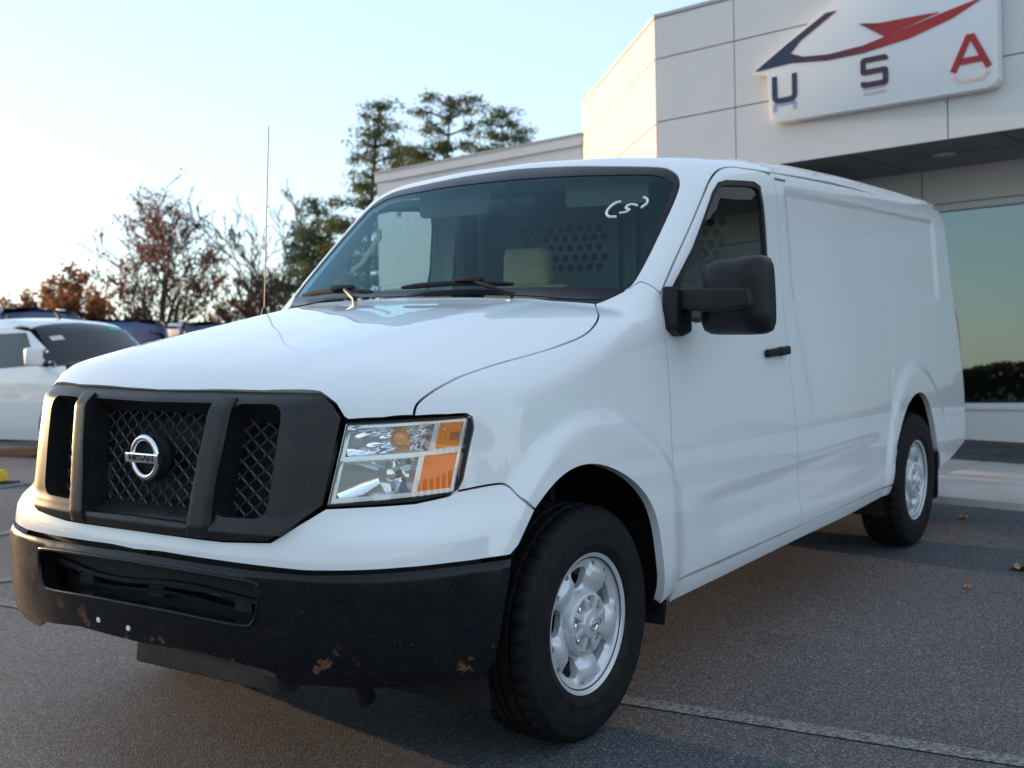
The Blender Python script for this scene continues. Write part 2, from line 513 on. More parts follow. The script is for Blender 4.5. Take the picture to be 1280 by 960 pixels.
def f_body(P):
    x,y,z=P[...,0],np.abs(P[...,1]),P[...,2]
    gs=Ys(x,z)-y; gf=(Xf(y,z)-x); gh=(Zh(x,y)-z)*.97
    gw=(Xw(y,z)-x)*.64; gr=(Zr(x,y)-z); gb=x-XR(z)-RB(y)
    A=smin(smin(gf,gh,.10),gb,.10); B=smin(smin(gw,gr,.07),gb,.10)
    rr=.09+.09*ss(.3,.6,x)*ss(1.2,1.0,z)
    return smin(gs,smax(A,B,.05),rr)

def march(F, O, D, length, n=220):
    prev = F(O); lo = np.full(len(O), np.nan); hi = lo.copy(); done = np.zeros(len(O), bool)
    ts = np.linspace(0, length, n)
    for i in range(1, n):
        cur = F(O + D * ts[i]); k = (~done) & (cur >= 0) & (prev < 0)
        lo[k] = ts[i - 1]; hi[k] = ts[i]; done |= k; prev = cur
    for _ in range(24):
        mid = (lo + hi) / 2; w = F(O + D * np.nan_to_num(mid)[:, None]); hi = np.where(w >= 0, mid, hi); lo = np.where(w >= 0, lo, mid)
    return hi

def grad(F, P, e=.006):
    g = np.zeros_like(P)
    for k in range(3):
        d = np.zeros(3); d[k] = e
        g[:, k] = F(P - d) - F(P + d)
    return g / (np.linalg.norm(g, axis=1)[:, None] + 1e-12)

def raw_mesh(name, V, Fc, NRM, flip=False):
    me = bpy.data.meshes.new(name)
    if flip:
        V = V * np.array([1, -1, 1]); NRM = NRM * np.array([1, -1, 1]); Fc = [tuple(reversed(q)) for q in Fc]
    me.from_pydata([tuple(q) for q in V], [], [tuple(int(i) for i in q) for q in Fc])
    me.shade_smooth()
    me.normals_split_custom_set_from_vertices([tuple(q) for q in NRM])
    return me

def surf(pts, d, F=None, off=0.0):
    """the points of the surface met going along -d from near each point"""
    F = F or f_body
    P = np.array(pts, float); d = np.array(d, float); d /= np.linalg.norm(d)
    O = P + d * .35
    t = march(lambda q: F(q) + off, O, np.repeat(-d[None], len(O), 0), .8)
    return O - d * np.nan_to_num(t, nan=.35)[:, None]

def panel(name, outline, d, material, parent=None, F=None, off=0.0, holes=(), step=.05, gap=.003, edge=.015,
          hole_edge=None, hole_taper=0.0, half=False, both=False, bstep=None, span=.3, hole_gap=0.0):
    """a pressed sheet: outline (3D points near the surface) seen along d, laid on F = 0 and given turned-in edges"""
    F = F or f_body
    G = (lambda P: F(P) + off)
    d = np.array(d, float); d /= np.linalg.norm(d)
    up = np.array([0, 0, 1.0]) if abs(d[2]) < .9 else np.array([0, 1.0, 0])
    e1 = np.cross(up, d); e1 /= np.linalg.norm(e1); e2 = np.cross(d, e1)
    out = np.array(outline, float)
    to2 = lambda P: np.c_[P @ e1, P @ e2]
    ts = out @ d
    t1, t0 = ts.max() + span, ts.min() - span
    bstep = bstep or step * .5
    def prep(poly3, g, ccw=True):
        poly3 = np.array(poly3, float)
        if half:   # centre-line points sit exactly on the surface at y = 0
            k0 = np.abs(poly3[:, 1]) < 1e-4
            poly3[k0] = surf(poly3[k0], (d[0], 0, d[2]), F, off) if k0.any() else poly3[k0]
            poly3[k0, 1] = 0
        p = to2(poly3)
        y0 = np.abs(poly3[:, 1]) < 1e-4 if half else None
        if (area2(p) < 0) == ccw:
            p = p[::-1]; y0 = y0[::-1] if y0 is not None else None
        q = inset(p, g, y0)
        return resample(q, bstep)
    bo = prep(out, gap)
    hs = [prep(h, -hole_gap) for h in holes]
    V2, T_ = fill2d(bo, hs, step)
    def lift(p2):
        O = p2[:, :1] * e1 + p2[:, 1:2] * e2 + d * t1
        t = march(G, O, np.repeat(-d[None], len(O), 0), t1 - t0)
        bad = np.isnan(t)
        if bad.any():
            print('panel', name, 'missed', int(bad.sum()), 'of', len(t))
            gi = np.where(~bad)[0]
            for i in np.where(bad)[0]:
                j = gi[np.argmin(np.hypot(*(p2[gi] - p2[i]).T))]
                t[i] = t[j]
        R3 = O - d * t[:, None]
        if half: R3[np.abs(R3[:, 1]) < .006, 1] = 0
        return R3
    P = lift(V2); NR = grad(G, P)
    Vs, Ns, Fs = [P], [NR], [tuple(q) for q in T_]
    base = len(P)
    for loop, dep, tp in [(bo, edge, 0.0)] + [(h[::-1], edge if hole_edge is None else hole_edge, hole_taper) for h in hs]:
        if not dep:
            continue
        L3 = lift(loop); LN = grad(G, L3)
        n = len(L3)
        tang = np.roll(L3, -1, 0) - np.roll(L3, 1, 0)
        wn_ = np.cross(tang, LN); wn_ /= (np.linalg.norm(wn_, axis=1)[:, None] + 1e-12)
        bot = L3 - LN * dep - wn_ * tp
        Vs += [L3, bot]; Ns += [wn_, wn_]
        for i in range(n):
            j = (i + 1) % n
            if half and abs(L3[i, 1]) < 2e-3 and abs(L3[j, 1]) < 2e-3:
                continue
            Fs.append((base + i, base + n + i, base + n + j, base + j))
        base += 2 * n
    V = np.vstack(Vs); NRM = np.vstack(Ns)
    if half:
        n = len(V)
        V = np.vstack([V, V * [1, -1, 1]]); NRM = np.vstack([NRM, NRM * [1, -1, 1]])
        Fs = Fs + [tuple(n + i for i in reversed(q)) for q in Fs]
    o = link(name, raw_mesh(name, V, Fs, NRM), material, parent)
    if both:
        o2 = link(name, raw_mesh(name, V, Fs, NRM, True), material, both if both is not True else parent)
        return o, o2
    return o

def mirror(pts): return [(a, -b, c) for a, b, c in pts]

def twin(o, parent=None):
    """the same part on the passenger side"""
    me = o.data.copy()
    for q in me.vertices:
        q.co.y = -q.co.y
    me.flip_normals()
    return link(o.name.split('.')[0], me, None, parent if parent is not None else o.parent)

# ================================================================ THE VAN
van = empty('cargo_van', label='large white cargo van with black grille, scuffed black bumper and tow mirrors', cat='van')
TILT = Matrix(((.998699, -.000888, .050982), (-.000888, .999393, .034821), (-.050982, -.034821, .998092)))
van.matrix_world = TILT.to_4x4()

C = CV
hc = cr(C['hoodcut'], 5)
hrear = [(-.41, .758, 1.43), (-.35, .62, 1.44), (-.312, .40, 1.452), (-.30, .143, 1.46), (-.298, 0, 1.461)]
hfront = [(.92, 0, 1.187)] + C['hoodfront']
DH = (.6, 0, .8)
hood_half = hfront[:-1] + hc + hrear[1:]
hood = panel('hood', hood_half, DH, M['paint'], van, half=True, step=.05, edge=.025)

def soften(pts, it=40, n=6):
    p = np.array(cr(pts, n))
    for _ in range(it):
        p[1:-1] = .5 * p[1:-1] + .25 * (p[:-2] + p[2:])
    return [tuple(q) for q in p]
arch = soften(C['arch'][2:])
arch_low = C['arch'][:2]
seam = cr(C['seam'], 4)
dfront = C['doorfront']
hl = C['headlight']
pseam = C['pillarseam']
# front fender: hood cut -> cowl -> pillar seam -> door cut -> arch -> fascia seam -> lamp edge
fender = (hc + [(-.45, .781, 1.438), (-.499, .819, 1.466)] + pseam + [tuple(q) for q in dfront[4::-1]]
          + [(-.50, 1.02, .40), C['sill'][0]] + arch[::-1][1:] + seam[::-1][1:] + hl[9:3:-1] + hl[3:2:-1])
DS = (.25, .85, .45)
fe, fe2 = panel('front_fender', fender, DS, M['paint'], van, step=.018, edge=.03, both=True)

fas = ([(1.029, 0, .717)] + C['bumptop'][6:0:-1][::1] + [C['bumptop'][0]] + arch_low + [C['arch'][2]] + seam[::-1][1:]
       + hl[8:] + C['grilleouter'][6:9] + [(1.018, 0, .768)])
fascia = panel('front_fascia', fas, (.75, .66, 0), M['paint'], van, half=True, step=.035, edge=.03)

# ---- scuffed black bumper with its long opening
bt = [(q[0], q[1], q[2] - .008) for q in C['bumptop'][:6]]
bump_half = ([(1.04, 0, .706), (1.03, .20, .704), (1.0, .45, .700)] + bt[::-1] + [(.52, 1.0, .66), (.575, .985, .42), C['bumpbot'][0]] + C['bumpbot'][1:6]
             + [(1.03, 0, .440), (1.045, 0, .552), (1.040, .2, .55), (1.018, .43, .541), (1.011, .478, .552), (1.007, .497, .60), (1.007, .497, .65), (1.013, .470, .668), (1.03, .25, .678), (1.04, 0, .682)])
def f_bumper(P):   # rolled top edge and tucked-in foot
    z = P[..., 2]
    return f_body(P) + .016 - .016 * ss(.68, .712, z) ** 2 - .020 * ss(.43, .37, z)
bumper = panel('front_bumper', bump_half, (.75, .66, 0), M['bumper'], van, F=f_bumper, half=True, step=.024, edge=.055, gap=.001)
def bumper_bits():
    b = MB()
    n = 26
    for q, (zz, h) in enumerate(((.612, .012), (.575, .010))):
        vv, ff = [], []
        for i in range(n + 1):
            y = -.47 + .94 * i / n
            w = .010 * math.sin(y * 9 + q) - .012 * (i / n)
            x = float(Xf(np.array(y), np.array(.6))) - (.035 + .05 * q)
            for dx, dz in ((0, 0), (0, h), (-.05, h), (-.05, 0)):
                vv.append((x + dx, y, zz + w + dz - .01 * q))
        for i in range(n):
            for k in range(4):
                ff.append((i * 4 + k, i * 4 + (k + 1) % 4, i * 4 + 4 + (k + 1) % 4, i * 4 + 4 + k))
        m_ = MB().add(vv, ff)
        m_.build('bumper_slat', M['black_plastic'], bumper, smooth=35)
    for y in (-.36, -.02, .36):
        k = MB(); k.box((.925, y, .615), (.03, .07, .13))
        br = k.build('bumper_bracket', M['brake'], bumper, bevel=.006)
        bl = MB()
        for dy in (-.018, .018):
            bl.lathe([(0, 0), (.011, 0), (.011, .012), (0, .012)], 10, 'x', c=(.94, y + dy, .60))
        bl.build('bolt', M['brake'], bumper, smooth=30)
    MB().box((.86, 0, .60), (.02, 1.15, .30)).build('bumper_backing', M['dark'], bumper)
    MB().tube([(.93, -.30, .60), (.93, -.12, .602)], .008, 8).build('bracket_rod', M['steel'], bumper, smooth=40)
    MB().tube([(.93, .10, .60), (.93, .26, .592)], .008, 8).build('bracket_rod', M['steel'], bumper, smooth=40)
    for y, z in ((-.165, .483), (-.02, .478)):
        p = surf([(1.03, y, z)], (1, 0, 0), off=.0145)[0]
        MB().lathe([(0, .004), (.008, .004), (.010, 0)], 14, 'x', c=tuple(p)).build('bumper_plug', M['paintmark'], bumper, smooth=40)
bumper_bits()
panel('fascia_light_block', [(1.0, 0, .60), (.97, .55, .60), (.85, .84, .60), (.60, .97, .60), (.60, .97, .80), (.85, .84, .80), (.97, .55, .80), (1.0, 0, .80)], (.75, .66, 0), M['dark'], van, off=-.055, half=True, step=.06, edge=0, gap=0)  # dark sheet added to stop sunlight leaking through the bumper gap
lip = [(1.045, 0, .552), (1.040, .2, .55), (1.018, .43, .541), (1.011, .478, .552), (1.007, .497, .60), (1.007, .497, .65), (1.013, .470, .668), (1.03, .25, .678), (1.04, 0, .682)]
lp = surf(cr(lip, 5), (1, 0, 0), f_bumper, -.002)
lp = np.vstack([lp, (lp * [1, -1, 1])[-2:0:-1]])
MB().tube([tuple(q) for q in lp] + [tuple(lp[0])], .0065, 8, cap=False).build('opening_lip', M['bumper'], bumper, smooth=60)
# skid plate and brackets hanging below the bumper
sk = MB().prism([(.955, .415), (.965, .345), (.93, .335), (.70, .32), (.70, .40)], 1.0, lambda a, b, c: (a, -.10 + .60 * c, b))
skid = sk.build('skid_plate', varied('rusty_dark_steel', (.025, .021, .018), (.06, .045, .034), 14, .6), van, bevel=.012)
for y in (.50,):
    MB().prism([(.97, .43), (.985, .40), (.97, .345), (.90, .335), (.90, .43)], .05, lambda a, b, c: (a, y - .02 + c, b)).build('tow_bracket', M['brake'], van, bevel=.006)
MB().box((.72, .62, .31), (.05, .03, .10), Matrix.Rotation(.25, 3, 'Y')).build('air_deflector', M['black_plastic'], van, bevel=.006)

# ---- grille: frame with three openings, two raised bars, lattice, emblem
go = [(.92, 0, 1.187)] + C['grilleouter'][1:9] + [(1.018, 0, .770)]
gh_side = [(.925, .355, 1.150), (.912, .475, 1.153), (.908, .512, 1.140), (.915, .520, 1.11), (.958, .505, .895), (.965, .488, .862), (.978, .45, .845), (.985, .325, .838)]
go_half = ([(.93, 0, 1.180), (.93, .28, 1.152 + .03)] if False else [])
gm = [(1.0, 0, .812), (1.0, .228, .812), (.97, .252, .98), (.937, .274, 1.150), (.94, 0, 1.150)]
def round3(poly, r, n=5):
    out = []
    P = [np.array(q, float) for q in poly]
    k = len(P)
    for i in range(k):
        p, a, b = P[i], P[i - 1], P[(i + 1) % k]
        la, lb = np.linalg.norm(a - p), np.linalg.norm(b - p)
        rr = min(r, la * .45, lb * .45)
        s_, e_ = p + (a - p) / la * rr, p + (b - p) / lb * rr
        out += [tuple(s_ * (1 - t) ** 2 + p * 2 * t * (1 - t) + e_ * t * t) for t in np.linspace(0, 1, n)]
    return out
gh_side = round3([(.925, .335, 1.153), (.908, .522, 1.156), (.962, .503, .838), (.985, .310, .834)], .05, 7)
frame_half = go + gm
def f_frame(P):   # the frame rolls over at its top and swells below the openings
    z = P[..., 2]
    return f_body(P) + .012 - .022 * ss(1.150, 1.195, z) + .014 * ss(.84, .80, z) - .016 * ss(.80, .765, z)
frame = panel('grille_frame', frame_half, (1, .25, .1), M['grille_plastic'], van, F=f_frame, holes=[gh_side], half=True, step=.018, edge=.07,
              hole_edge=.085, hole_taper=-.012, gap=.004)
bar = [(.92, .272, 1.172), (.95, .258, 1.05), (.98, .242, .93), (1.005, .226, .776), (1.0, .312, .776), (.975, .322, .93), (.945, .336, 1.05), (.91, .346, 1.172)]
def f_bar(P):
    yc = .2695 + (P[..., 2] - .776) / .396 * .0395
    return f_body(P) + .034 - .006 * np.clip(np.abs(np.abs(P[..., 1]) - yc) / .043, 0, 1.1) ** 6 - .024 * ss(1.13, 1.19, P[..., 2]) - .012 * ss(.81, .77, P[..., 2])
panel('grille_bar', bar, (1, .3, 0), M['grille_plastic'], van, F=f_bar, step=.014, edge=.12, gap=0, both=True)
# lower ledge in the centre opening
lg = MB().prism([(.995, .812), (.905, .858), (.900, .80), (.99, .78)], .47, lambda a, b, c: (a, -.235 + c, b))
lg.build('grille_ledge', M['grille_plastic'], frame, bevel=.012)
def lattice(y0a, y0b, y1a, y1b, z0, z1, name):
    # y limits given at the bottom (a) and the top (b); diamonds of thin rods
    b = MB()
    py, pz = .058, .044
    def ok(y, z):
        t = (z - z0) / (z1 - z0)
        return z0 <= z <= z1 and y0a + (y0b - y0a) * t <= y <= y1a + (y1b - y1a) * t
    nodes_ = []
    def P(y, z): return (float(Xf(np.array(y), np.array(z))) - .062, y, z)
    for s in (1, -1):
        for k in range(-40, 60):
            pts = []
            for i in range(0, 121):
                z = z0 + (z1 - z0) * i / 120
                y = k * py + s * (z - z0) * py / pz + .02
                if ok(y, z): pts.append(P(y, z))
            if len(pts) > 3:
                pts = [pts[0], pts[len(pts) // 2], pts[-1]]
                b.tube(pts, .0036, 4)
    kn = b
    for i in range(-20, 30):
        for j in range(0, 14):
            for h in (0, .5):
                y = (i + h) * py + .02; z = z0 + (j + h) * pz
                if ok(y, z): kn.box(P(y, z), (.011, .0078, .0078), Matrix.Rotation(math.pi / 4, 3, 'X'))
    return tag(b.build(name, M['mesh'], frame), kind='stuff')
lattice(-.232, -.282, .232, .282, .83, 1.16, 'grille_lattice')
lattice(.30, .33, .505, .53, .83, 1.16, 'grille_lattice')
lattice(-.505, -.53, -.30, -.33, .83, 1.16, 'grille_lattice')
panel('grille_backing', [(.9, 0, .80), (.9, .56, .80), (.85, .60, 1.17), (.86, 0, 1.17)], (1, 0, 0), M['dark'], frame, off=-.115, half=True, step=.08, edge=0)
rs = MB()
for j in range(14):
    z = .84 + j * .024
    for s in (-1, 1):
        rs.box((.862 - .0 + XZ(np.array(z)), s * .42, z), (.012, .2, .008))
tag(rs.build('radiator_fin', M['brake'], frame), kind='stuff')
ex = float(Xf(np.array(0.), np.array(.985))) - .015
eb = MB()
vv, ff = [], []
n1, n2 = 48, 10
for i in range(n1):
    a = 2 * math.pi * i / n1
    for k in range(n2):
        w = 2 * math.pi * k / n2
        r = .0575 + .0105 * math.cos(w)
        vv.append((ex + .010 * math.sin(w) + .010, r * math.cos(a) * .98, .985 + r * math.sin(a) * 1.04))
for i in range(n1):
    for k in range(n2):
        ff.append((i * n2 + k, ((i + 1) % n1) * n2 + k, ((i + 1) % n1) * n2 + (k + 1) % n2, i * n2 + (k + 1) % n2))
eb.add(vv, ff)
emb = eb.build('emblem', M['chrome'], van, smooth=60)
MB().box((ex + .016, 0, .985), (.022, .150, .030)).build('emblem_bar', M['chrome'], emb, bevel=.004)
MB().lathe([(0, 0), (.070, 0), (.074, -.02), (.05, -.06)], 40, 'x', c=(ex - .004, 0, .985)).build('emblem_plate', M['dark'], emb, smooth=40)

def text_mesh(txt, size, extrude):
    cu = bpy.data.curves.new('lettering', 'FONT')
    cu.body = txt; cu.size = size; cu.extrude = extrude; cu.align_x = 'CENTER'; cu.align_y = 'CENTER'
    o = bpy.data.objects.new('lettering', cu)
    COL.objects.link(o)
    bpy.context.view_layer.update()
    me = bpy.data.meshes.new_from_object(o.evaluated_get(bpy.context.evaluated_depsgraph_get()))
    bpy.data.objects.remove(o)
    return me
tm = text_mesh('NISSAN', .030, .0012)
to = link('emblem_lettering', tm, mat('lettering_black', (.02, .02, .025), .4), emb)
to.matrix_basis = Matrix.Translation((ex + .0275, 0, .985)) @ Matrix(((0, 0, 1, 0), (1, 0, 0, 0), (0, 1, 0, 0), (0, 0, 0, 1))) @ Matrix.Diagonal((1.12, .85, 1, 1))

# ---- headlights
DL = (.62, .78, 0)
def lamp_pt(a, b):   # a: 0 inner .. 1 outer, b: 0 bottom .. 1 top, on the lamp outline
    bi, bo_ = np.array(hl[11]), np.array([hl[8][0] + .004, hl[8][1], hl[9][2]])
    ti, to_ = np.array(hl[0]), np.array([hl[6][0] + .003, hl[6][1], hl[4][2]])
    return tuple((bi * (1 - a) + bo_ * a) * (1 - b) + (ti * (1 - a) + to_ * a) * b)
def lampgrid(u0, u1, v0, v1, r=.0):
    q = [lamp_pt(u0, v0), lamp_pt(.5 * (u0 + u1), v0), lamp_pt(u1, v0), lamp_pt(u1, .5 * (v0 + v1)), lamp_pt(u1, v1), lamp_pt(.5 * (u0 + u1), v1), lamp_pt(u0, v1), lamp_pt(u0, .5 * (v0 + v1))]
    return q
hl_in = lampgrid(.022, .985, .05, .95)
lamp = panel('headlight', hl, DL, M['dark'], van, off=.001, holes=[hl_in], step=.03, edge=.05, hole_edge=.02, gap=.004)
cells = [lampgrid(.06, .70, .58, .91), lampgrid(.06, .63, .10, .52), lampgrid(.745, .945, .60, .91), lampgrid(.675, .945, .10, .53)]
panel('lamp_bezel', lampgrid(.012, .995, .035, .965), DL, M['lamp_white'], lamp, off=-.010, holes=cells, step=.03, edge=.01, hole_edge=.05, hole_taper=-.006, gap=0)
panel('lamp_lens', lampgrid(.015, .992, .04, .958), DL, M['lens'], lamp, off=.002, step=.03, edge=0, gap=0)
am = panel('amber_marker', lampgrid(.73, .955, .585, .925), DL, M['amber_dark'], lamp, off=-.016, step=.03, edge=0, gap=0)
panel('marker_insert', lampgrid(.86, .93, .69, .79), DL, mat('marker_reflector', (.45, .17, .06), .4), lamp, off=-.0145, step=.02, edge=0, gap=0)
panel('amber_marker', lampgrid(.66, .955, .085, .545), DL, M['amber'], lamp, off=-.016, step=.03, edge=0, gap=0)
def bowl(u, v, w, h, depth, ribs):
    # a reflector bowl sunk behind the lens
    b = MB(); n, mrad = 72, 14
    cpt = np.array(lamp_pt(u, v)); cpt = surf([cpt], DL)[0]
    e_u = np.array(lamp_pt(u + .1, v)) - np.array(lamp_pt(u - .1, v)); e_u /= np.linalg.norm(e_u)
    inw = -np.array([.97, .22, 0.0])
    vv, ff = [], []
    for i in range(mrad + 1):
        r = i / mrad
        for k in range(n):
            a = 2 * math.pi * k / n
            # superellipse mouth narrowing to a round back
            ca, sa = math.cos(a), math.sin(a)
            ex_ = 2.0 + 2.5 * r
            q = (abs(ca) ** ex_ + abs(sa) ** ex_) ** (-1 / ex_)
            dd = depth * (1 - r ** 1.45)
            if ribs: dd += .005 * math.sin(ca * q * r * w * 520)
            p = cpt + e_u * ca * q * r * w + np.array([0, 0, 1]) * sa * q * r * h + inw * (dd + .030)
            vv.append(p)
    for i in range(mrad):
        for k in range(n):
            ff.append((i * n + k, i * n + (k + 1) % n, (i + 1) * n + (k + 1) % n, (i + 1) * n + k))
    b.add(vv, ff)
    o = b.build('reflector', M['lamp_chrome'], lamp, smooth=60)
    bl = MB().tube([cpt + inw * (depth + .02), cpt + inw * (depth * .45 + .02), cpt + inw * (depth * .4 + .02)], [.020, .018, .006], 14)
    bl.build('bulb', M['lamp_chrome'] if not ribs else M['amber_dark'], lamp, smooth=50)
bowl(.36, .31, .138, .066, .075, False)
bowl(.38, .745, .140, .052, .06, True)
panel('lamp_housing', lampgrid(.02, .97, .03, .96), DL, M['lamp_chrome'], lamp, off=-.19, step=.04, edge=0, gap=0)
dv = panel('lamp_divider', lampgrid(.02, .965, .535, .575), DL, M['lamp_white'], lamp, off=-.004, step=.02, edge=.012, gap=0)
lamp2 = twin(lamp, van)
for ch in list(lamp.children):
    twin(ch, lamp2)

# ---- roof with windscreen pillars
gut = [(-1.764, .870, 1.994), (-2.33, .868, 1.999), (-3.18, .852, 2.006), (-3.94, .835, 2.008), (-4.55, .815, 2.004), (-4.76, .79, 1.998)]
roof_half = ([(-1.056, 0, 2.019)] + cr(C['wind'][1:11], 4)[:-4] + pseam + cr(dfront[5:14], 3)[1:] + gut + [(-4.82, .60, 2.03), (-4.85, .3, 2.06), (-4.855, 0, 2.065)])
roof = panel('roof', roof_half, (.45, 0, .9), M['paint'], van, half=True, step=.04, bstep=.03, edge=.03, gap=.003)

# ---- windscreen
wind = [(-1.056, 0, 2.019)] + cr(C['wind'][1:], 4) + [(-.33, 0, 1.461)]
wg = [(-.962, 0, 1.966)] + cr(C['windglass'][1:], 4) + [(-.366, 0, 1.492)]
DW = (.65, 0, .76)
ws = panel('windshield', wind, DW, M['glass'], van, half=True, step=.06, edge=0, gap=.004, off=-.004)
ring = wind + wg[::-1]
panel('windshield_border', ring, DW, M['frit'], ws, half=True, step=.03, edge=.004, gap=.003, off=-.0015)
# shade band hanging over the middle of the glass and the sensor by the mirror
mk = MB()
def mark(pts, r):
    # a stroke of marker paint on the glass
    P = surf(cr(pts, 5), DW, off=-.002)
    mk.tube([tuple(q) for q in P], r, 6)
def gp(u, v):   # u across the glass towards the driver side, v upwards
    z = 1.76 + v * .64
    return (float(Xw(np.array(u), np.array(z))), u, z)
_gp = gp
def gp(u, v): return _gp(.655 + (u - .665) * 1.08, .105 + (v - .105) * 1.35 - .040)
mark([gp(.630, .135), gp(.612, .128), gp(.600, .105), gp(.603, .080), gp(.622, .062), gp(.648, .060)], .0055)
mark([gp(.700, .112), gp(.676, .118), gp(.662, .112)], .0050)
mark([gp(.662, .112), gp(.664, .100), gp(.680, .094)], .0050)
mark([gp(.680, .094), gp(.672, .082), gp(.650, .078)], .0050)
mark([gp(.703, .152), gp(.722, .140), gp(.728, .120), gp(.718, .100)], .0050)
mk.build('marker_writing', M['paintmark'], ws, smooth=60)

# ---- cowl and wipers
cw = MB()
vv, ff = [], []
for i in range(25):
    y = -.80 + 1.6 * i / 24
    xh = np.interp(abs(y), [0, .143, .4, .62, .76, .85], [-.298, -.30, -.312, -.35, -.41, -.46])
    zh = float(Zh(np.array(xh), np.array(y)))
    zz = 1.452 - .02 * abs(y)
    vv += [(xh + .03, y, zh - .030), (xh - .008, y, zh - .010), (float(Xw(np.array(y), np.array(zz))) - .03, y, zz - .012), (float(Xw(np.array(y), np.array(zz))) - .06, y, zz - .10)]
for i in range(24):
    for k in range(3):
        ff.append((i * 4 + k, i * 4 + k + 1, i * 4 + 5 + k, i * 4 + 4 + k))
cw.add(vv, ff)
cw.build('cowl', M['black_plastic'], van, smooth=50)
def wiper(y0, y1, yp, zt0, zt1):
    # blade along the foot of the glass, arm from a pivot in the cowl
    def g(y, z, o): return tuple(surf([(float(Xw(np.array(y), np.array(z))), y, z)], DW, off=o)[0])
    n = 8
    bl = [g(y0 + (y1 - y0) * i / n, zt0 + (zt1 - zt0) * i / n + .012 * math.sin(math.pi * i / n), .018) for i in range(n + 1)]
    w = MB().tube(bl, [.006] + [.011] * (n - 1) + [.006], 6).build('wiper', M['black_plastic'], van, smooth=50)
    mid = bl[n // 2 + 1]
    pv = (float(Xw(np.array(yp), np.array(1.445))) + .045, yp, 1.452)
    elbow = tuple((np.array(mid) * .8 + np.array(pv) * .2) + np.array([.010, 0, .014]))
    MB().tube([pv, tuple(np.array(pv) + [0, 0, .012]), elbow, mid], [.011, .011, .007, .006], 6).build('wiper_arm', M['black_plastic'], w, smooth=50)
    MB().box(tuple(np.array(mid) + [.008, 0, .008]), (.03, .12, .02), Matrix.Rotation(-.6, 3, 'Y')).build('wiper_clip', M['black_plastic'], w, bevel=.005)
    return w
wiper(-.72, -.22, -.27, 1.472, 1.468)
wiper(-.08, .42, .46, 1.486, 1.488)

# ---- antenna on the passenger fender
ab = surf([(-.30, -.80, 1.41)], (0, -.2, 1))[0]
an = MB().tube([tuple(ab), tuple(ab + [-.004, 0, .03])], [.014, .009], 10).build('antenna', M['black_plastic'], van, smooth=50)
MB().tube([tuple(ab + [-.004, 0, .03]), tuple(ab + [-.03, 0, .40]), tuple(ab + [-.06, 0, .80])], [.0028, .0024, .0020], 6).build('antenna_mast', mat('antenna_steel', (.16, .16, .17), .4, .6), an, smooth=50)

# ---- doors
door_o = dfront[:5] + [dfront[5]] + cr(dfront[5:], 3)[1:] + cr(C['doorrear'], 4)
win = C['win']
win_s = [(q[0], q[1], q[2]) for q in win]
DD = (.12, 1, .12)
d1, d2 = panel('front_door', door_o, DD, M['paint'], van, holes=[win_s], step=.03, edge=.035, both=True, hole_edge=.02)
def shrink(poly, g):
    p = np.array(poly); q = p[:, [0, 2]]
    s = 1 if area2(q) > 0 else -1
    q = inset(q if s > 0 else q[::-1], g); q = q if s > 0 else q[::-1]
    return [(a, y, b) for (a, b), y in zip(q, p[:, 1])]
panel('window_seal', shrink(win_s, .001), DD, M['black_plastic'], d1, off=-.004, holes=[shrink(win_s, .022)], step=.03, edge=.0, hole_edge=.012, gap=0)
twin(bpy.data.objects['window_seal'], d2)
g1 = panel('door_glass', shrink(win_s, .016), DD, M['sideglass'], d1, off=-.014, step=.08, edge=0, gap=0)
twin(g1, d2)
# black sail panel in the front corner of the window
sail = [win[0], (-.73, .93, 1.532), (-.735, .947, 1.352), win[-2], win[-1]]
sp = panel('window_corner_panel', sail, DD, M['black_plastic'], d1, off=.003, step=.05, edge=.02, gap=.002)
twin(sp, d2)
# handle on a shallow cup
hp = surf([(-1.575, 1.0, 1.21)], (0, 1, 0))[0]
h1 = MB().box((0, 0, 0), (.235, .022, .034)).box((-.06, .003, 0), (.11, .026, .038))
ho = h1.build('door_handle', M['black_plastic'], d1, bevel=.008, seg=3)
ho.location = tuple(hp + [0, .016, 0]); ho.rotation_euler = (0, math.radians(1.5), 0)
h2 = ho.copy(); COL.objects.link(h2); h2.parent = d2; h2.location = (hp[0], -(hp[1] + .016), hp[2])
cup = MB()
vv, ff = [], []
for i in range(25):
    a = 2 * math.pi * i / 24
    for j, (rr, dp) in enumerate(((1.0, .0008), (.86, .0012), (.5, .0016))):
        vv.append((hp[0] + .02 + .048 * rr * math.cos(a), 0, hp[2] + .064 * rr * math.sin(a)))
P = surf([(q[0], 1.0, q[2]) for q in vv], (0, 1, 0), off=.001)
for i in range(24):
    for j in range(2):
        ff.append((i * 3 + j, i * 3 + 3 + j, i * 3 + 4 + j, i * 3 + 1 + j))
co_ = MB().add([tuple(q) for q in P], ff).build('handle_cup', M['paint'], d1, smooth=60)
twin(co_, d2)
# inner trim
for s, dd in ((1, d1), (-1, d2)):
    MB().box((-1.13, s * .86, .92), (1.10, .05, .84)).build('door_trim', M['dash'], dd, bevel=.02)

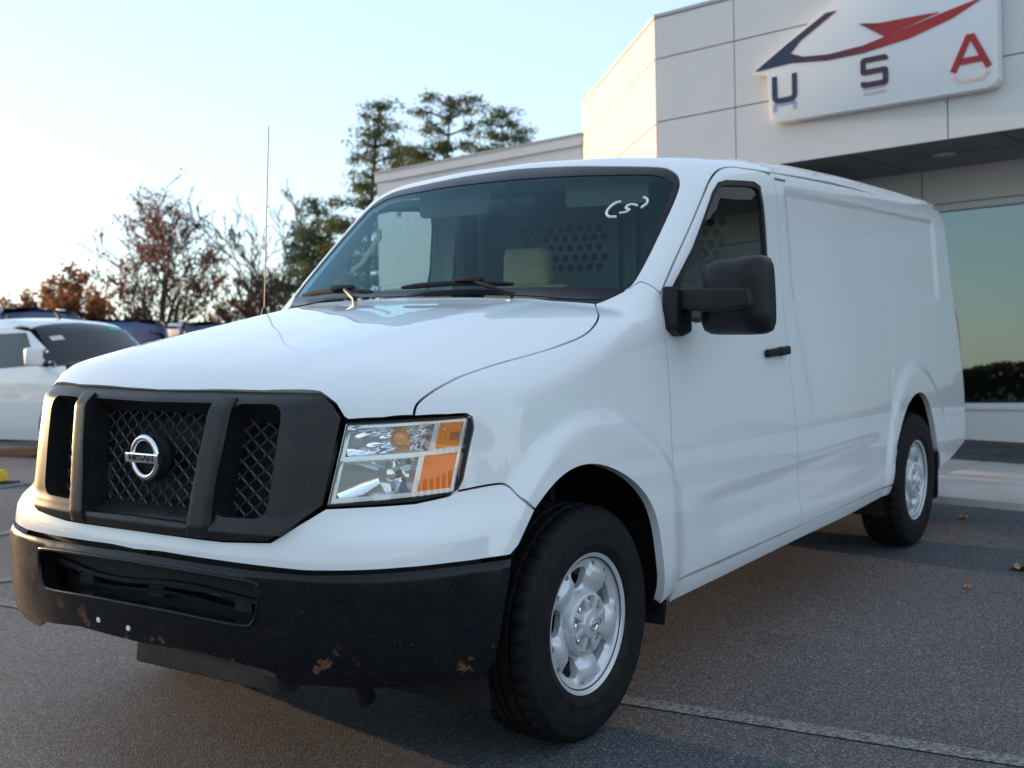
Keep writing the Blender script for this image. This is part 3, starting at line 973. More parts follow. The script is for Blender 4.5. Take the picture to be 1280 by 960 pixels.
# ---- towing mirrors
def towmirror(s, parent):
    root = MB()
    x0, y0, z0 = -.700, 1.152, 1.462
    # housing: superelliptic shell, flat at the rear
    n, mm_ = 40, 14
    vv, ff = [], []
    for i in range(mm_ + 1):
        t = i / mm_                     # 0 rear rim .. 1 front cap
        dx = .085 * t - .06
        sc = 1.0 if t < .35 else math.cos((t - .35) / .65 * 1.42) ** .42
        for k in range(n):
            a = 2 * math.pi * k / n
            ca, sa = math.cos(a), math.sin(a)
            e = 6.5
            q = (abs(ca) ** e + abs(sa) ** e) ** (-1 / e)
            yy, zz = ca * q * .132 * sc * (1.0 - .07 * sa), sa * q * .140 * sc
            if sa < 0: yy *= 1 - .03 * -sa
            vv.append((x0 + dx * 1.55, y0 + yy - .0 * t, z0 + zz - .018 + (.012 * ca if sa > 0 else 0)))
    for i in range(mm_):
        for k in range(n):
            ff.append((i * n + k, i * n + (k + 1) % n, (i + 1) * n + (k + 1) % n, (i + 1) * n + k))
    ff.append(tuple(range(n)))
    ff.append(tuple(mm_ * n + k for k in range(n - 1, -1, -1)))
    root.add(vv, ff)
    ho_ = root.build('tow_mirror', M['black_plastic'], parent, smooth=50)
    arm = MB().prism([(-.135, -.045), (-.135, .035), (.16, .030), (.17, -.04), (.02, -.052)], .055, lambda a, b, c: (x0 + .055 + c - .02, y0 + a - .06, z0 + b - .020))
    ar = arm.build('mirror_arm', M['black_plastic'], ho_, bevel=.014, seg=3)
    ft = MB().prism([(-.075, -.095), (-.075, .06), (.03, .035), (.055, -.03), (.055, -.11), (-.02, -.125)], .06, lambda a, b, c: (-.655 - a, .935 + c, 1.425 + b))
    ft.build('mirror_foot', M['black_plastic'], ho_, bevel=.012, seg=3)
    MB().box((x0 - .096, y0, z0 - .018), (.006, .225, .245)).build('mirror_glass', M['chrome'], ho_, bevel=.002)
    return ho_
m1 = towmirror(1, d1)

# ---- body side behind the door
s2 = [(-3.205, .85, 2.006), (-3.20, .874, 1.753), (-3.185, .923, 1.319), (-3.183, .949, 1.103), (-3.178, .98, .80), (-3.172, 1.0, .60)]
DB = (0, 1, .22)
side_o = ([(-1.737, .877, 1.981)] + gut[:2] + [(-3.205, .85, 2.006)] + s2[1:] + [(-3.150, 1.0, .56), (-3.13, .995, .438)] + C['doorbottom'][3:1:-1] + cr(C['doorrear'], 4)[::-1][1:])
panel('side_panel', side_o, DB, M['paint'], van, step=.026, bstep=.03, edge=.02, both=True, gap=.0016)
ra = soften(C['rarch'][1:-1], 25)
quarter = ([(-3.205, .85, 2.006)] + gut[3:] + [(-4.93, .84, 1.85), (-4.98, .86, 1.6), (-5.02, .88, 1.3), (-5.03, .89, .9), (-5.02, .88, .62), (-4.95, .89, .50), (-4.5, .95, .42), (-4.22, .96, .385)] + ra[::-1] + s2[:0:-1])
panel('quarter_panel', quarter, (-.25, 1, .15), M['paint'], van, step=.026, bstep=.02, edge=.03, both=True, gap=.0016)
rock = C['doorbottom'] + [(-3.13, .99, .438), (-3.12, .985, .40)] + C['sill'][4::-1]
rock = [(-.50, 1.02, .425)] + C['doorbottom'][1:4] + [(-3.13, .995, .432), (-3.125, .985, .385), (-2.4, 1.0, .372), (-1.75, 1.0, .368), (-.92, 1.0, .355), (-.50, 1.0, .35)]
panel('rocker', rock, (0, 1, -.2), M['paint'], van, step=.04, edge=.06, both=True, gap=.002)
# rear doors, lamps, bumper
reard = [(-5.0, .0, .62), (-5.03, .86, .62), (-5.04, .87, .9), (-5.03, .86, 1.3), (-4.99, .84, 1.6), (-4.94, .82, 1.85), (-4.86, .78, 1.99), (-4.93, .4, 2.05), (-4.935, 0, 2.06)]
panel('rear_door', reard, (-1, .12, .1), M['paint'], van, step=.08, edge=.02, both=True)
tl = [(-5.03, .872, 1.02), (-5.03, .872, 1.36), (-4.975, .92, 1.36), (-4.985, .93, 1.02)]
panel('tail_lamp', tl, (-.7, .7, 0), M['red_lens'], van, off=.003, step=.04, edge=.01, both=True, gap=0)
MB().prism(rounded([(-5.13, .50), (-5.13, .64), (-5.04, .66), (-4.92, .62), (-4.92, .48)], .03), 1.50, lambda a, b, c: (a, -.75 + c, b)).build('rear_bumper', M['black_plastic'], van, smooth=40)
# fuel filler door outline
fo = cr([(-3.30, .97, 1.045), (-3.50, .96, 1.045), (-3.52, .96, .95), (-3.50, .97, .86), (-3.30, .98, .86), (-3.28, .98, .95)], 4, True)
panel('fuel_door', fo, (0, 1, 0), M['paint'], van, off=.003, step=.04, edge=.004, gap=0)

# ---- wheel wells, underbody, mud flaps
for xc, r in ((.02, .56), (-3.62, .54)):
    w = MB(); vv, ff = [], []
    n = 22
    for i in range(n + 1):
        a = math.pi * (-.08 + 1.16 * i / n)
        for y in (.50, .965):
            vv.append((xc + r * math.cos(a), y, .40 + r * math.sin(a)))
    for i in range(n):
        ff.append((2 * i, 2 * i + 1, 2 * i + 3, 2 * i + 2))
    ff.append(tuple(2 * i for i in range(n + 1)))
    o = w.add(vv, ff).build('wheel_well', M['dark'], van, fix=False)
    twin(o)
MB().box((-2.05, 0, .52), (5.9, 1.02, .16)).build('underbody', M['dark'], van)
MB().box((-1.83, 0, .46), (2.44, 1.86, .10)).build('floor_pan', M['dark'], van)
MB().box((-4.62, 0, .52), (.66, 1.74, .10)).build('rear_floor_pan', M['dark'], van)
MB().box((-.12, 0, .90), (.03, 1.5, .80)).build('firewall', M['dark'], van)
for x, y, zt, zb in ((-.455, .90, .70, .325), (-4.11, .88, .62, .22)):
    fl = MB().prism(rounded([(-.12, zb), (.10, zb), (.10, zt), (-.12, zt)], .03), .012, lambda a, b, c: (x + c - .05 * (zt - b) * .3, y + a, b)).build('mud_flap', M['black_plastic'], van, bevel=.003)
    twin(fl)
for y in (-.32, .32):
    MB().tube([(-4.7, y, .46), (-3.7, y, .43), (-2.9, y, .46), (.3, y, .42)], .04, 6).build('frame_rail', M['dark'], van)
MB().tube([(-3.71, -.75, .385), (-3.71, .75, .385)], .05, 10).build('rear_axle', M['brake'], van, smooth=50)
MB().tube([(0, -.75, .37), (0, .75, .37)], .035, 10).build('front_axle', M['brake'], van, smooth=50)

# ---- wheels
def wheel_proto():
    parts = {}
    t = MB()
    R = .3875
    prof = [(.212, -.098), (.232, -.112), (.265, -.120), (.305, -.1235), (.345, -.1195), (.366, -.110), (.378, -.098), (.3840, -.086)]
    tread = [(.386, -.072), (.386, -.064), (.376, -.061), (.376, -.053), (.3875, -.050), (.3875, -.022), (.377, -.019), (.377, -.011), (.388, -.008), (.388, .008), (.377, .011), (.377, .019), (.3875, .022), (.3875, .050), (.376, .053), (.376, .061), (.386, .064), (.386, .072)]
    side = [(.3840, .086), (.378, .098), (.366, .110), (.358, .1150), (.3575, .1165), (.345, .1195), (.322, .1230), (.318, .1245), (.305, .1240), (.268, .1205), (.262, .1220), (.250, .1180), (.236, .112), (.226, .104), (.212, .098)]
    full = prof + tread + side
    ns = 168
    def fn(i, k, r):
        rr, h = full[i]
        if abs(h) > .062 and rr > .372 and (k + (i * 0)) % 4 == 0: return rr - .009
        if .02 < abs(h) < .052 and rr > .385 and (k + 2) % 6 == 0: return rr - .006
        return rr
    t.lathe(full, ns, 'y', fn)
    parts['tyre'] = (t, M['rubber'], 32)
    # barrel of the rim
    b = MB().lathe([(.205, -.10), (.185, -.06), (.185, .04), (.205, .086), (.2125, .0935), (.219, .104), (.230, .108), (.2355, .104), (.2355, .098), (.216, .092)], 72, 'y')
    parts['rim'] = (b, M['steel'], 30)
    parts['brake_drum'] = (MB().lathe([(0, .02), (.150, .02), (.158, .01), (.158, -.05)], 40, 'y'), M['brake'], 40)
    return parts
def disc_mesh():
    outer = np.array([(.2145 * math.cos(a), .2145 * math.sin(a)) for a in np.linspace(0, 2 * math.pi, 97)[:-1]])
    holes = []
    for i in range(5):
        a0 = math.radians(90 + 72 * i)
        ra_, rb_ = .120, .186
        pl = [(ra_, -.20), (ra_, .20), (rb_ * .98, .27), (rb_, .0), (rb_ * .98, -.27)]
        q = [(r * math.cos(a0 + w), r * math.sin(a0 + w)) for r, w in pl]
        q = np.array(rounded(q, .016, 5))
        holes.append(q if area2(q) > 0 else q[::-1])
        for s in (-1, 1):
            a1 = a0 + math.radians(36) + s * math.radians(11.5)
            pl = [(.190, -.052), (.190, .052), (.2035, .050), (.2035, -.050)]
            q = np.array(rounded([(r * math.cos(a1 + w), r * math.sin(a1 + w)) for r, w in pl], .004, 3))
            holes.append(q if area2(q) > 0 else q[::-1])
    V2, T_ = fill2d(outer, [h for h in holes], .0095)
    HR = Tab([(0, .088), (.06, .086), (.085, .080), (.098, .076), (.112, .080), (.145, .093), (.175, .095), (.190, .089), (.205, .086), (.2145, .092)], .006, .001)
    def H(p):
        r = np.hypot(p[:, 0], p[:, 1]); a = np.arctan2(p[:, 1], p[:, 0]) - math.radians(90)
        w = np.cos(5 * a)                                   # +1 at a window, -1 at a spoke
        bd = HR(r)
        lip = np.zeros(len(p))
        for h in holes[::3]:
            c = h.mean(0)
            dm = np.min(np.hypot(p[:, None, 0] - h[None, :, 0], p[:, None, 1] - h[None, :, 1]), 1)
            lip = np.maximum(lip, np.exp(-(dm / .010) ** 2))
        return bd + .009 * np.clip(-w, -.6, 1) * ss(.10, .14, r) * ss(.205, .18, r) - .010 * lip
    Y = H(V2)
    V = np.c_[V2[:, 0], Y, V2[:, 1]]
    b = MB()
    b.add(V, [tuple(q) for q in T_])
    for h in holes:
        y = H(h); n = len(h)
        o = len(b.v)
        b.v += [(h[i, 0], y[i], h[i, 1]) for i in range(n)] + [(h[i, 0] * .99, y[i] - .022, h[i, 1] * .99) for i in range(n)]
        b.f += [(o + i, o + (i + 1) % n, o + n + (i + 1) % n, o + n + i) for i in range(n)]
    return b
WP = wheel_proto()
def make_wheel():
    t, mt, sm = WP['tyre']
    w = empty('wheel')
    t.build('tyre', mt, w, smooth=sm)
    b, mt, sm = WP['rim']
    rim = b.build('rim', mt, w, smooth=sm)
    disc_mesh().build('wheel_disc', M['steel'], w, smooth=50)
    b, mt, sm = WP['brake_drum']
    b.build('brake_drum', mt, w, smooth=sm)
    hub = MB().lathe([(.0, .127), (.020, .127), (.024, .123), (.044, .120), (.049, .114), (.053, .098), (.086, .093), (.092, .108), (.101, .106), (.108, .094), (.110, .06)], 64, 'y')
    hub.build('hub_cap', M['steel'], w, smooth=35)
    for i in range(8):
        a = 2 * math.pi * (i + .3) / 8
        c = (.070 * math.cos(a), .092, .070 * math.sin(a))
        MB().box((.070 * math.cos(a), .0962, .070 * math.sin(a)), (.030, .004, .024), Matrix.Rotation(-a, 3, 'Y')).build('lug_recess_shade', M['brake'], w, bevel=.0015)  # dark plate on the hub face, its colour stands for a recess's shade
        MB().lathe([(.0, .016), (.007, .015), (.0105, .010), (.0108, 0)], 6, 'y', c=c).build('lug_nut', M['chrome'], w, smooth=20)
        a2 = 2 * math.pi * (i + .8) / 8
        MB().box((.070 * math.cos(a2), .103, .070 * math.sin(a2)), (.050, .024, .020), Matrix.Rotation(-a2, 3, 'Y')).build('hub_rib', M['steel'], w, bevel=.004)
    em = MB().lathe([(.014, .126), (.0185, .129), (.0185, .124)], 24, 'y').box((0, .127, 0), (.042, .005, .009))
    em.build('hub_emblem', M['chrome'], w, smooth=40)
    return w
w0 = make_wheel()
def put_wheel(w, x, y, rz, spin):
    w.parent = van
    w.location = (x, y, .3855)
    w.rotation_euler = Matrix.Rotation(rz, 3, 'Z').to_euler()
    w.rotation_euler[1] = spin
def copy_tree(o, parent=None):
    c = o.copy(); COL.objects.link(c); c.parent = parent
    for ch in list(o.children):
        copy_tree(ch, c)
    return c
ws_ = [w0] + [copy_tree(w0) for _ in range(3)]
for w, (x, y, rz, sp_) in zip(ws_, ((0, .853, math.radians(-1.2), .12), (-3.711, .853, 0, .5), (0, -.853, math.pi - math.radians(1.2), .9), (-3.711, -.853, math.pi, .2))):
    w.parent = van
    w.matrix_basis = Matrix.Translation((x, y, .3855)) @ Matrix.Rotation(rz, 4, 'Z') @ Matrix.Rotation(sp_, 4, 'Y')

# ---- interior
MB().prism([(-.42, 1.26), (-.46, 1.36), (-.60, 1.402), (-.80, 1.405), (-.95, 1.36), (-1.0, 1.22), (-.92, .75), (-.42, .75)], 1.62, lambda a, b, c: (a, -.81 + c, b)).build('dashboard', M['dash'], van, bevel=.03, seg=3)
MB().prism([(-.62, 1.40), (-.70, 1.452), (-.92, 1.448), (-.97, 1.38)], .50, lambda a, b, c: (a, .17 + c, b)).build('instrument_hood', M['dash'], van, bevel=.03, seg=3)
vv, ff = [], []
swm = Matrix.Translation((-1.08, .42, 1.22)) @ Matrix.Rotation(math.radians(-62), 4, 'Y')
tb = []
for i in range(33):
    a = 2 * math.pi * i / 32
    tb.append(tuple(swm @ Vector((.19 * math.cos(a), .19 * math.sin(a), 0))))
sw = MB().tube(tb, .016, 8).build('steering_wheel', M['charcoal'], van, smooth=60)
MB().box((-1.06, .42, 1.21), (.08, .34, .05), Matrix.Rotation(math.radians(-62), 3, 'Y')).build('steering_hub', M['charcoal'], sw, bevel=.015)
def seat(y, fabric, label):
    c = MB().box((-1.45, y, .86), (.50, .50, .15)).build('seat_cushion', fabric, van, bevel=.05, seg=3)
    MB().box((-1.46, y, .68), (.44, .40, .26)).build('seat_base', M['dash'], c, bevel=.02)
    MB().box((-1.70, y, 1.20), (.14, .50, .66), Matrix.Rotation(math.radians(-8), 3, 'Y')).build('backrest', fabric, c, bevel=.05, seg=3)
    MB().box((-1.73, y, 1.615), (.10, .26, .20), Matrix.Rotation(math.radians(-5), 3, 'Y')).build('headrest', fabric, c, bevel=.04, seg=3)
    for dy in (-.06, .06):
        MB().tube([(-1.735, y + dy, 1.48), (-1.735, y + dy, 1.56)], .007, 6).build('headrest_post', M['chrome'], c)
seat(-.40, M['tan'], '')
seat(.42, M['charcoal'], '')
# bulkhead with punched hexagon patches
bo_ = [(-.86, .50), (.86, .50), (.86, 1.90), (.80, 1.97), (.5, 2.02), (-.5, 2.02), (-.80, 1.97), (-.86, 1.90)]
hx = []
for (ya, yb, za, zb) in ((-.62, -.10, 1.62, 1.86), (.20, .52, 1.56, 1.84)):
    pit = .058
    nz = int((zb - za) / (pit * .866)) + 1
    for j in range(nz):
        z = za + j * pit * .866
        y = ya + (pit / 2 if j % 2 else 0)
        while y < yb:
            hx.append(np.array([(y + .021 * math.cos(k * math.pi / 3 + math.pi / 6), z + .021 * math.sin(k * math.pi / 3 + math.pi / 6)) for k in range(6)]))
            y += pit
V2, T_ = fill2d(np.array(bo_), hx, .12)
MB().add([(-2.02, a, b) for a, b in V2], [tuple(q) for q in T_]).build('bulkhead', M['bulk'], van, fix=False)
for y in (-.04, .06):
    MB().box((-2.0, y, 1.3), (.03, .03, 1.4)).build('bulkhead_post', M['bulk'], van, bevel=.006)
MB().box((-2.6, 0, 1.25), (.02, 1.7, 1.45)).build('cargo_partition', M['dark'], van)
MB().box((-1.56, 0, 1.985), (.88, 1.36, .012)).build('headliner', M['liner'], van, bevel=.004)
for s in (-1, 1):
    MB().prism(rounded([(-.20, -.075), (.20, -.075), (.20, .075), (-.20, .075)], .03), .016, lambda a, b, c: (-1.12 - c - .6 * b * .1, s * .40 + a, 1.915 + b)).build('sun_visor', M['liner'], van, bevel=.005)
MB().box((-1.02, .0, 1.86), (.05, .24, .065)).build('rear_view_mirror', M['black_plastic'], van, bevel=.015)
MB().tube([(-1.0, 0, 1.87), (-.99, 0, 1.95)], .012, 8).build('mirror_stalk', M['black_plastic'], van)
for s in (-1, 1):
    MB().tube([(-.86, s * .80, 1.60), (-.90, s * .775, 1.63), (-1.02, s * .765, 1.76), (-1.05, s * .79, 1.79)], .013, 8).build('grab_handle', M['tan'], van, smooth=50)
    MB().prism([(-.52, 1.40), (-1.08, 1.90), (-1.12, 1.86), (-.60, 1.37)], .03, lambda a, b, c: (a, s * .85 + s * c, b)).build('pillar_trim', M['liner'], van, bevel=.008)
    MB().box((-1.84, s * .86, 1.25), (.14, .05, 1.45)).build('door_pillar', M['liner'], van, bevel=.01)

# ================================================================ THE SETTING
SL = .06186
def gz(x, y):
    """height of the ground: the lot climbs away from the camera and levels off, sooner on the west side"""
    x, y = np.asarray(x, float), np.asarray(y, float)
    d = x * FW.x + y * FW.y
    l = x * RT.x + y * RT.y
    mx = 5.4 + 6.6 * ss(-4.2, -1.2, l)
    w = .5
    up_ = d - w * np.logaddexp(0, (d - mx) / w)
    up_ = -9 + w * np.logaddexp(0, (up_ + 9) / w)
    return SL * up_
def g1(x, y): return float(gz(x, y))
def place(ahead, right):
    q = CAM + FW * ahead + RT * right
    return (q.x, q.y, g1(q.x, q.y))

M['asphalt'] = mat('asphalt', (.06, .06, .065), .8)
N, L, B = nodes(M['asphalt'])
v = coord(N, L)
vo = N.new('ShaderNodeTexVoronoi'); vo.inputs['Scale'].default_value = 190
L.new(v, vo.inputs['Vector'])
vo2 = N.new('ShaderNodeTexVoronoi'); vo2.inputs['Scale'].default_value = 70
L.new(v, vo2.inputs['Vector'])
sepc = N.new('ShaderNodeSeparateColor'); L.new(vo.outputs['Color'], sepc.inputs[0])
stone = ramp(N, L, sepc.outputs[0], [(.0, (.050, .050, .053)), (.5, (.095, .094, .095)), (.80, (.155, .152, .150)), (1.0, (.33, .325, .32))])
big = noise(N, L, v, .55, 5, .6)
tone = ramp(N, L, big, [(.28, (.48, .53, .61)), (.5, (.70, .76, .86)), (.72, (.84, .91, 1.02))])
mu = N.new('ShaderNodeMix'); mu.data_type = 'RGBA'; mu.blend_type = 'MULTIPLY'; mu.inputs[0].default_value = 1
L.new(stone, mu.inputs[6]); L.new(tone, mu.inputs[7])
stain = ramp(N, L, noise(N, L, v, 1.6, 7, .7), [(.60, (1, 1, 1)), (.70, (.70, .70, .71)), (.74, (.58, .58, .60))])
mu2 = N.new('ShaderNodeMix'); mu2.data_type = 'RGBA'; mu2.blend_type = 'MULTIPLY'; mu2.inputs[0].default_value = 1
L.new(mu.outputs[2], mu2.inputs[6]); L.new(stain, mu2.inputs[7])
L.new(mu2.outputs[2], B.inputs['Base Color'])
rr_ = ramp(N, L, noise(N, L, v, 40, 3), [(.3, (.55, .55, .55)), (.7, (.85, .85, .85))])
L.new(rr_, B.inputs['Roughness'])
bp = N.new('ShaderNodeBump'); bp.inputs['Strength'].default_value = .55; bp.inputs['Distance'].default_value = .006
L.new(vo.outputs['Distance'], bp.inputs['Height'])
bp.invert = True
L.new(bp.outputs['Normal'], B.inputs['Normal'])
M['concrete'] = varied('concrete', (.40, .385, .36), (.50, .485, .455), 2.2, .85, .3, .003, 60)
M['dark_asphalt'] = varied('dark_paving', (.05, .05, .053), (.085, .083, .08), 3, .85, .3, .004, 90)
M['line'] = mat('worn_white_line', (.5, .5, .5), .8)
N, L, B = nodes(M['line'])
v = coord(N, L)
f = noise(N, L, v, 55, 6, .7)
L.new(ramp(N, L, f, [(.42, (.06, .063, .07)), (.56, (.22, .225, .235))]), B.inputs['Base Color'])
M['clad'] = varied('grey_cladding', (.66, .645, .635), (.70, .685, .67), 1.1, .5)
M['joint'] = mat('panel_joint', (.10, .095, .09), .8)
M['cap'] = mat('parapet_cap', (.40, .39, .38), .45, .3)
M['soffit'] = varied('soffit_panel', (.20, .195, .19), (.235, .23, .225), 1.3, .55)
M['trim'] = mat('white_window_frame', (.70, .71, .72), .4)
M['bglass'] = thin_glass('shop_glass', (.30, .44, .38), .17, 0.0, (.72, .84, .88))
M['room'] = mat('dark_room', (.05, .055, .05), .8)
M['sign_white'] = mat('sign_face', (.78, .79, .80), .35)
M['sign_edge'] = mat('sign_return', (.55, .60, .66), .4)

# ---- ground sheet
def axis(lo, hi, st):
    a = list(np.arange(lo, hi + 1e-6, st))
    s = st
    while a[-1] < 2600: s *= 1.28; a.append(a[-1] + s)
    s = st
    while a[0] > -2600: s *= 1.28; a.insert(0, a[0] - s)
    return np.array(a)
ax, ay = axis(-26, 14, .5), axis(-26, 16, .5)
X, Y = np.meshgrid(ax, ay, indexing='ij')
Z = gz(X, Y)
nx, ny = X.shape
gme = bpy.data.meshes.new('ground')
gme.from_pydata(list(zip(X.ravel(), Y.ravel(), Z.ravel())), [], [(i * ny + j, (i + 1) * ny + j, (i + 1) * ny + j + 1, i * ny + j + 1) for i in range(nx - 1) for j in range(ny - 1)])
gme.shade_smooth()
tag(link('parking_lot', gme, M['asphalt']), kind='structure')

def strip(name, a, b, width, material, lift=.004, parent=None):
    """a painted line lying on the ground from a to b"""
    a, b = np.array(a[:2], float), np.array(b[:2], float)
    n = max(2, int(np.linalg.norm(b - a) / .25))
    t = (b - a) / np.linalg.norm(b - a); s = np.array([-t[1], t[0]]) * width / 2
    vv, ff = [], []
    for i in range(n + 1):
        c = a + (b - a) * i / n
        for q in (c - s, c + s):
            vv.append((q[0], q[1], g1(*q) + lift))
    for i in range(n):
        ff.append((2 * i, 2 * i + 1, 2 * i + 3, 2 * i + 2))
    return MB().add(vv, ff).build(name, material, parent)
def van_xy(x, y):
    q = TILT @ Vector((x, y, 0)); return (q.x, q.y)
k = strip('parking_line', van_xy(-.045, -3.2), van_xy(-.52, 2.2), .09, M['line'])
tag(k, kind='structure')
for (a, b) in (((-.25, -3.0), (-1.9, -2.55)), ((-1.05, -4.25), (-2.4, -4.15)), ((-2.3, -6.36), (-4.6, -6.1))):
    tag(strip('parking_line', van_xy(*a), van_xy(*b), .10, M['line']), kind='structure')

# ---- building frame: u along the front towards the camera side, n out of the wall
BP = Vector((-7.408, .536, 0)); BU = Vector((.12822, .99175, 0)); BN = Vector((.99175, -.12822, 0))
def bf(u, n, z):
    q = BP + BU * u + BN * n
    return (q.x, q.y, z)
def slab(name, u0, u1, n0, n1, z0, z1, material, parent=None, bevel=0):
    b = MB()
    vv = [bf(u, n, z) for u in (u0, u1) for n in (n0, n1) for z in (z0, z1)]
    b.add(vv, [(0, 1, 3, 2), (4, 6, 7, 5), (0, 4, 5, 1), (2, 3, 7, 6), (0, 2, 6, 4), (1, 5, 7, 3)])
    return b.build(name, material, parent, bevel=bevel)
# pavement: concrete slabs with joints, then a dark strip along the wall
def ground_slab(name, u0, u1, n0, n1, rise, material, kind=None, parent=None):
    b = MB(); vv = []
    for u in (u0, u1):
        for n in (n0, n1):
            x, y, _ = bf(u, n, 0)
            vv += [(x, y, g1(x, y) - .25), (x, y, g1(x, y) + rise)]
    b.add(vv, [(0, 1, 3, 2), (4, 6, 7, 5), (0, 4, 5, 1), (2, 3, 7, 6), (0, 2, 6, 4), (1, 5, 7, 3)])
    o = b.build(name, material, parent, bevel=.012)
    return o
pv = None
for i in range(9):
    u0 = -6.0 + i * 1.5
    o = ground_slab('pavement' if pv is None else 'paving_slab', u0 + .006, u0 + 1.494, .10, 2.10, .055, M['concrete'], parent=pv)
    if pv is None:
        pv = o; tag(pv, kind='structure')
dk = ground_slab('planting_strip', -6.0, 7.5, -1.53, .10, .05, M['dark_asphalt'])
tag(dk, kind='structure')

shop = empty('dealership_building', bf(0, 0, 0), label='pale grey panelled dealership building with canopy, tall corner tower and low wing', cat='building')
shop.location = (0, 0, 0)
ZT = 4.91
wallc = slab('wall', -3.36, 7.5, -.9, -.012, 3.22, ZT - .02, M['joint'], shop)
pier = slab('pier', -3.36, -2.0, -1.5, -.012, -.2, 3.23, M['joint'], shop)
us = [-3.36, -2.42, -.30, 1.82, 3.94, 7.5]
zs = [ZT, 4.485, 3.83, 3.20]
for i in range(len(us) - 1):
    for j in range(len(zs) - 1):
        slab('cladding_panel', us[i] + .006, us[i + 1] - .006, -.012, .012, zs[j + 1] + .006, zs[j] - .006, M['clad'], wallc)
for j, (za, zb) in enumerate(((-.2, 1.2), (1.2, 2.2), (2.2, 3.20))):
    slab('cladding_panel', -3.354, -2.006, -.012, .012, za + .006, zb - .006, M['clad'], pier)
# lit side of the tower
c0 = Vector(bf(-3.36, 0, 0)); az2 = YAW + math.radians(7.9)
D2 = Vector((math.cos(az2), math.sin(az2), 0)); N2 = Vector((-D2.y, D2.x, 0)) * -1
if N2.dot(Vector((CAM.x, CAM.y, 0)) - c0) < 0: N2 = -N2
def face(name, o, du, dn, u0, u1, n0, n1, z0, z1, material, parent, bevel=0):
    b = MB()
    vv = [tuple(o + du * u + dn * n + Vector((0, 0, z))) for u in (u0, u1) for n in (n0, n1) for z in (z0, z1)]
    b.add(vv, [(0, 1, 3, 2), (4, 6, 7, 5), (0, 4, 5, 1), (2, 3, 7, 6), (0, 2, 6, 4), (1, 5, 7, 3)])
    return b.build(name, material, parent, bevel=bevel)
wl2 = face('tower_wall', c0, D2, N2, .0, 3.85, -.5, -.012, -.2, ZT - .02, M['joint'], shop)
ul = [.0, 1.05, 3.85]
zl = [ZT, 4.485, 3.815, 3.1, 2.3, 1.2, -.2]
for i in range(2):
    for j in range(len(zl) - 1):
        face('cladding_panel', c0, D2, N2, ul[i] + .006, ul[i + 1] - .006, -.012, .012, zl[j + 1] + .005, zl[j] - .005, M['clad'], wl2)
face('parapet_cap', c0, D2, N2, -.02, 3.87, -.5, .02, ZT, ZT + .035, M['cap'], shop)
slab('parapet_cap', -3.37, 7.5, -.9, .022, ZT + .002, ZT + .037, M['cap'], shop)
# low wing
w0_ = c0 + D2 * 3.85
wdir = -BU
LW = 4.16
ww = face('wing_wall', w0_, wdir, BN, 0.02, LW, -5.0, -.012, -.2, 4.36, M['joint'], shop)
wu = [0.02, 2.9, LW]
for i in range(2):
    face('cladding_panel', w0_, wdir, BN, wu[i] + .006, wu[i + 1] - .006, -.012, .012, 2.72, 4.355, M['clad'], ww)
    face('cladding_panel', w0_, wdir, BN, wu[i] + .006, wu[i + 1] - .006, -.012, .012, -.2, 1.1, M['clad'], ww)
for i in range(3):
    a = .1 + i * 1.36
    wn_f = face('window', w0_, wdir, BN, a, a + 1.3, -.012, .006, 1.1, 2.72, M['trim'], shop)
    face('pane', w0_, wdir, BN, a + .05, a + 1.25, .006, .010, 1.16, 2.66, mat('wing_glass', (.03, .045, .05), .05, coat=1.0), wn_f)
face('parapet_cap', w0_, wdir, BN, 0.0, LW + .03, -5.0, .04, 4.36, 4.50, M['clad'], shop)
face('cap_flashing', w0_, wdir, BN, 0.0, LW + .04, -5.0, .055, 4.50, 4.525, M['cap'], shop)
# recessed shopfront under the canopy
slab('header_wall', -2.0, 7.5, -2.2, -1.53, 2.86, 3.40, M['joint'], shop)
for (a, b) in ((-2.0, -1.18), (-1.18, 2.3), (2.3, 7.5)):
    slab('cladding_panel', a + .006, b - .006, -1.53, -1.512, 2.87, 3.215, M['clad'], shop)
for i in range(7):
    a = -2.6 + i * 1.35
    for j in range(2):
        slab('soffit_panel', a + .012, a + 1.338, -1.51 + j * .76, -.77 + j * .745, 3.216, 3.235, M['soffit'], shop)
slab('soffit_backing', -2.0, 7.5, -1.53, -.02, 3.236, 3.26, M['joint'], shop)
dl = MB().lathe([(0, 0), (.085, 0), (.10, .004), (.105, -.006), (.09, -.012)], 32, 'z')
dlo = dl.build('downlight', mat('downlight_lens', (.62, .61, .58), .4), shop, smooth=40)
dlo.location = bf(-.62, -.70, 3.207)
slab('sill_wall', -2.0, 7.5, -1.9, -1.53, -.2, .46, M['dark_asphalt'], shop)
slab('sill_panel', -2.0, 7.5, -1.9, -1.515, .462, .80, M['clad'], shop)
slab('sill_panel_trim', -2.0, 7.5, -1.9, -1.500, .455, .475, M['trim'], shop)
fr = slab('window_frame', -2.0, 7.5, -1.62, -1.49, .80, .868, M['trim'], shop, bevel=.008)
slab('window_head', -2.0, 7.5, -1.62, -1.495, 2.79, 2.86, M['trim'], shop, bevel=.008)
um = [-2.0, -1.55, .62, 2.8, 5.0, 7.5]
for i in range(len(um) - 1):
    slab('window_pane', um[i] + .012, um[i + 1] - .012, -1.56, -1.552, .868, 2.79, M['bglass'], shop)
    if i:
        slab('mullion', um[i] - .018, um[i] + .018, -1.60, -1.54, .868, 2.79, mat('dark_mullion', (.06, .06, .06), .4), shop)
slab('interior_wall', -2.4, 7.8, -6.0, -5.9, 0, 3.4, M['room'], shop)
slab('interior_floor', -2.4, 7.8, -6.0, -1.95, .40, .44, M['room'], shop)
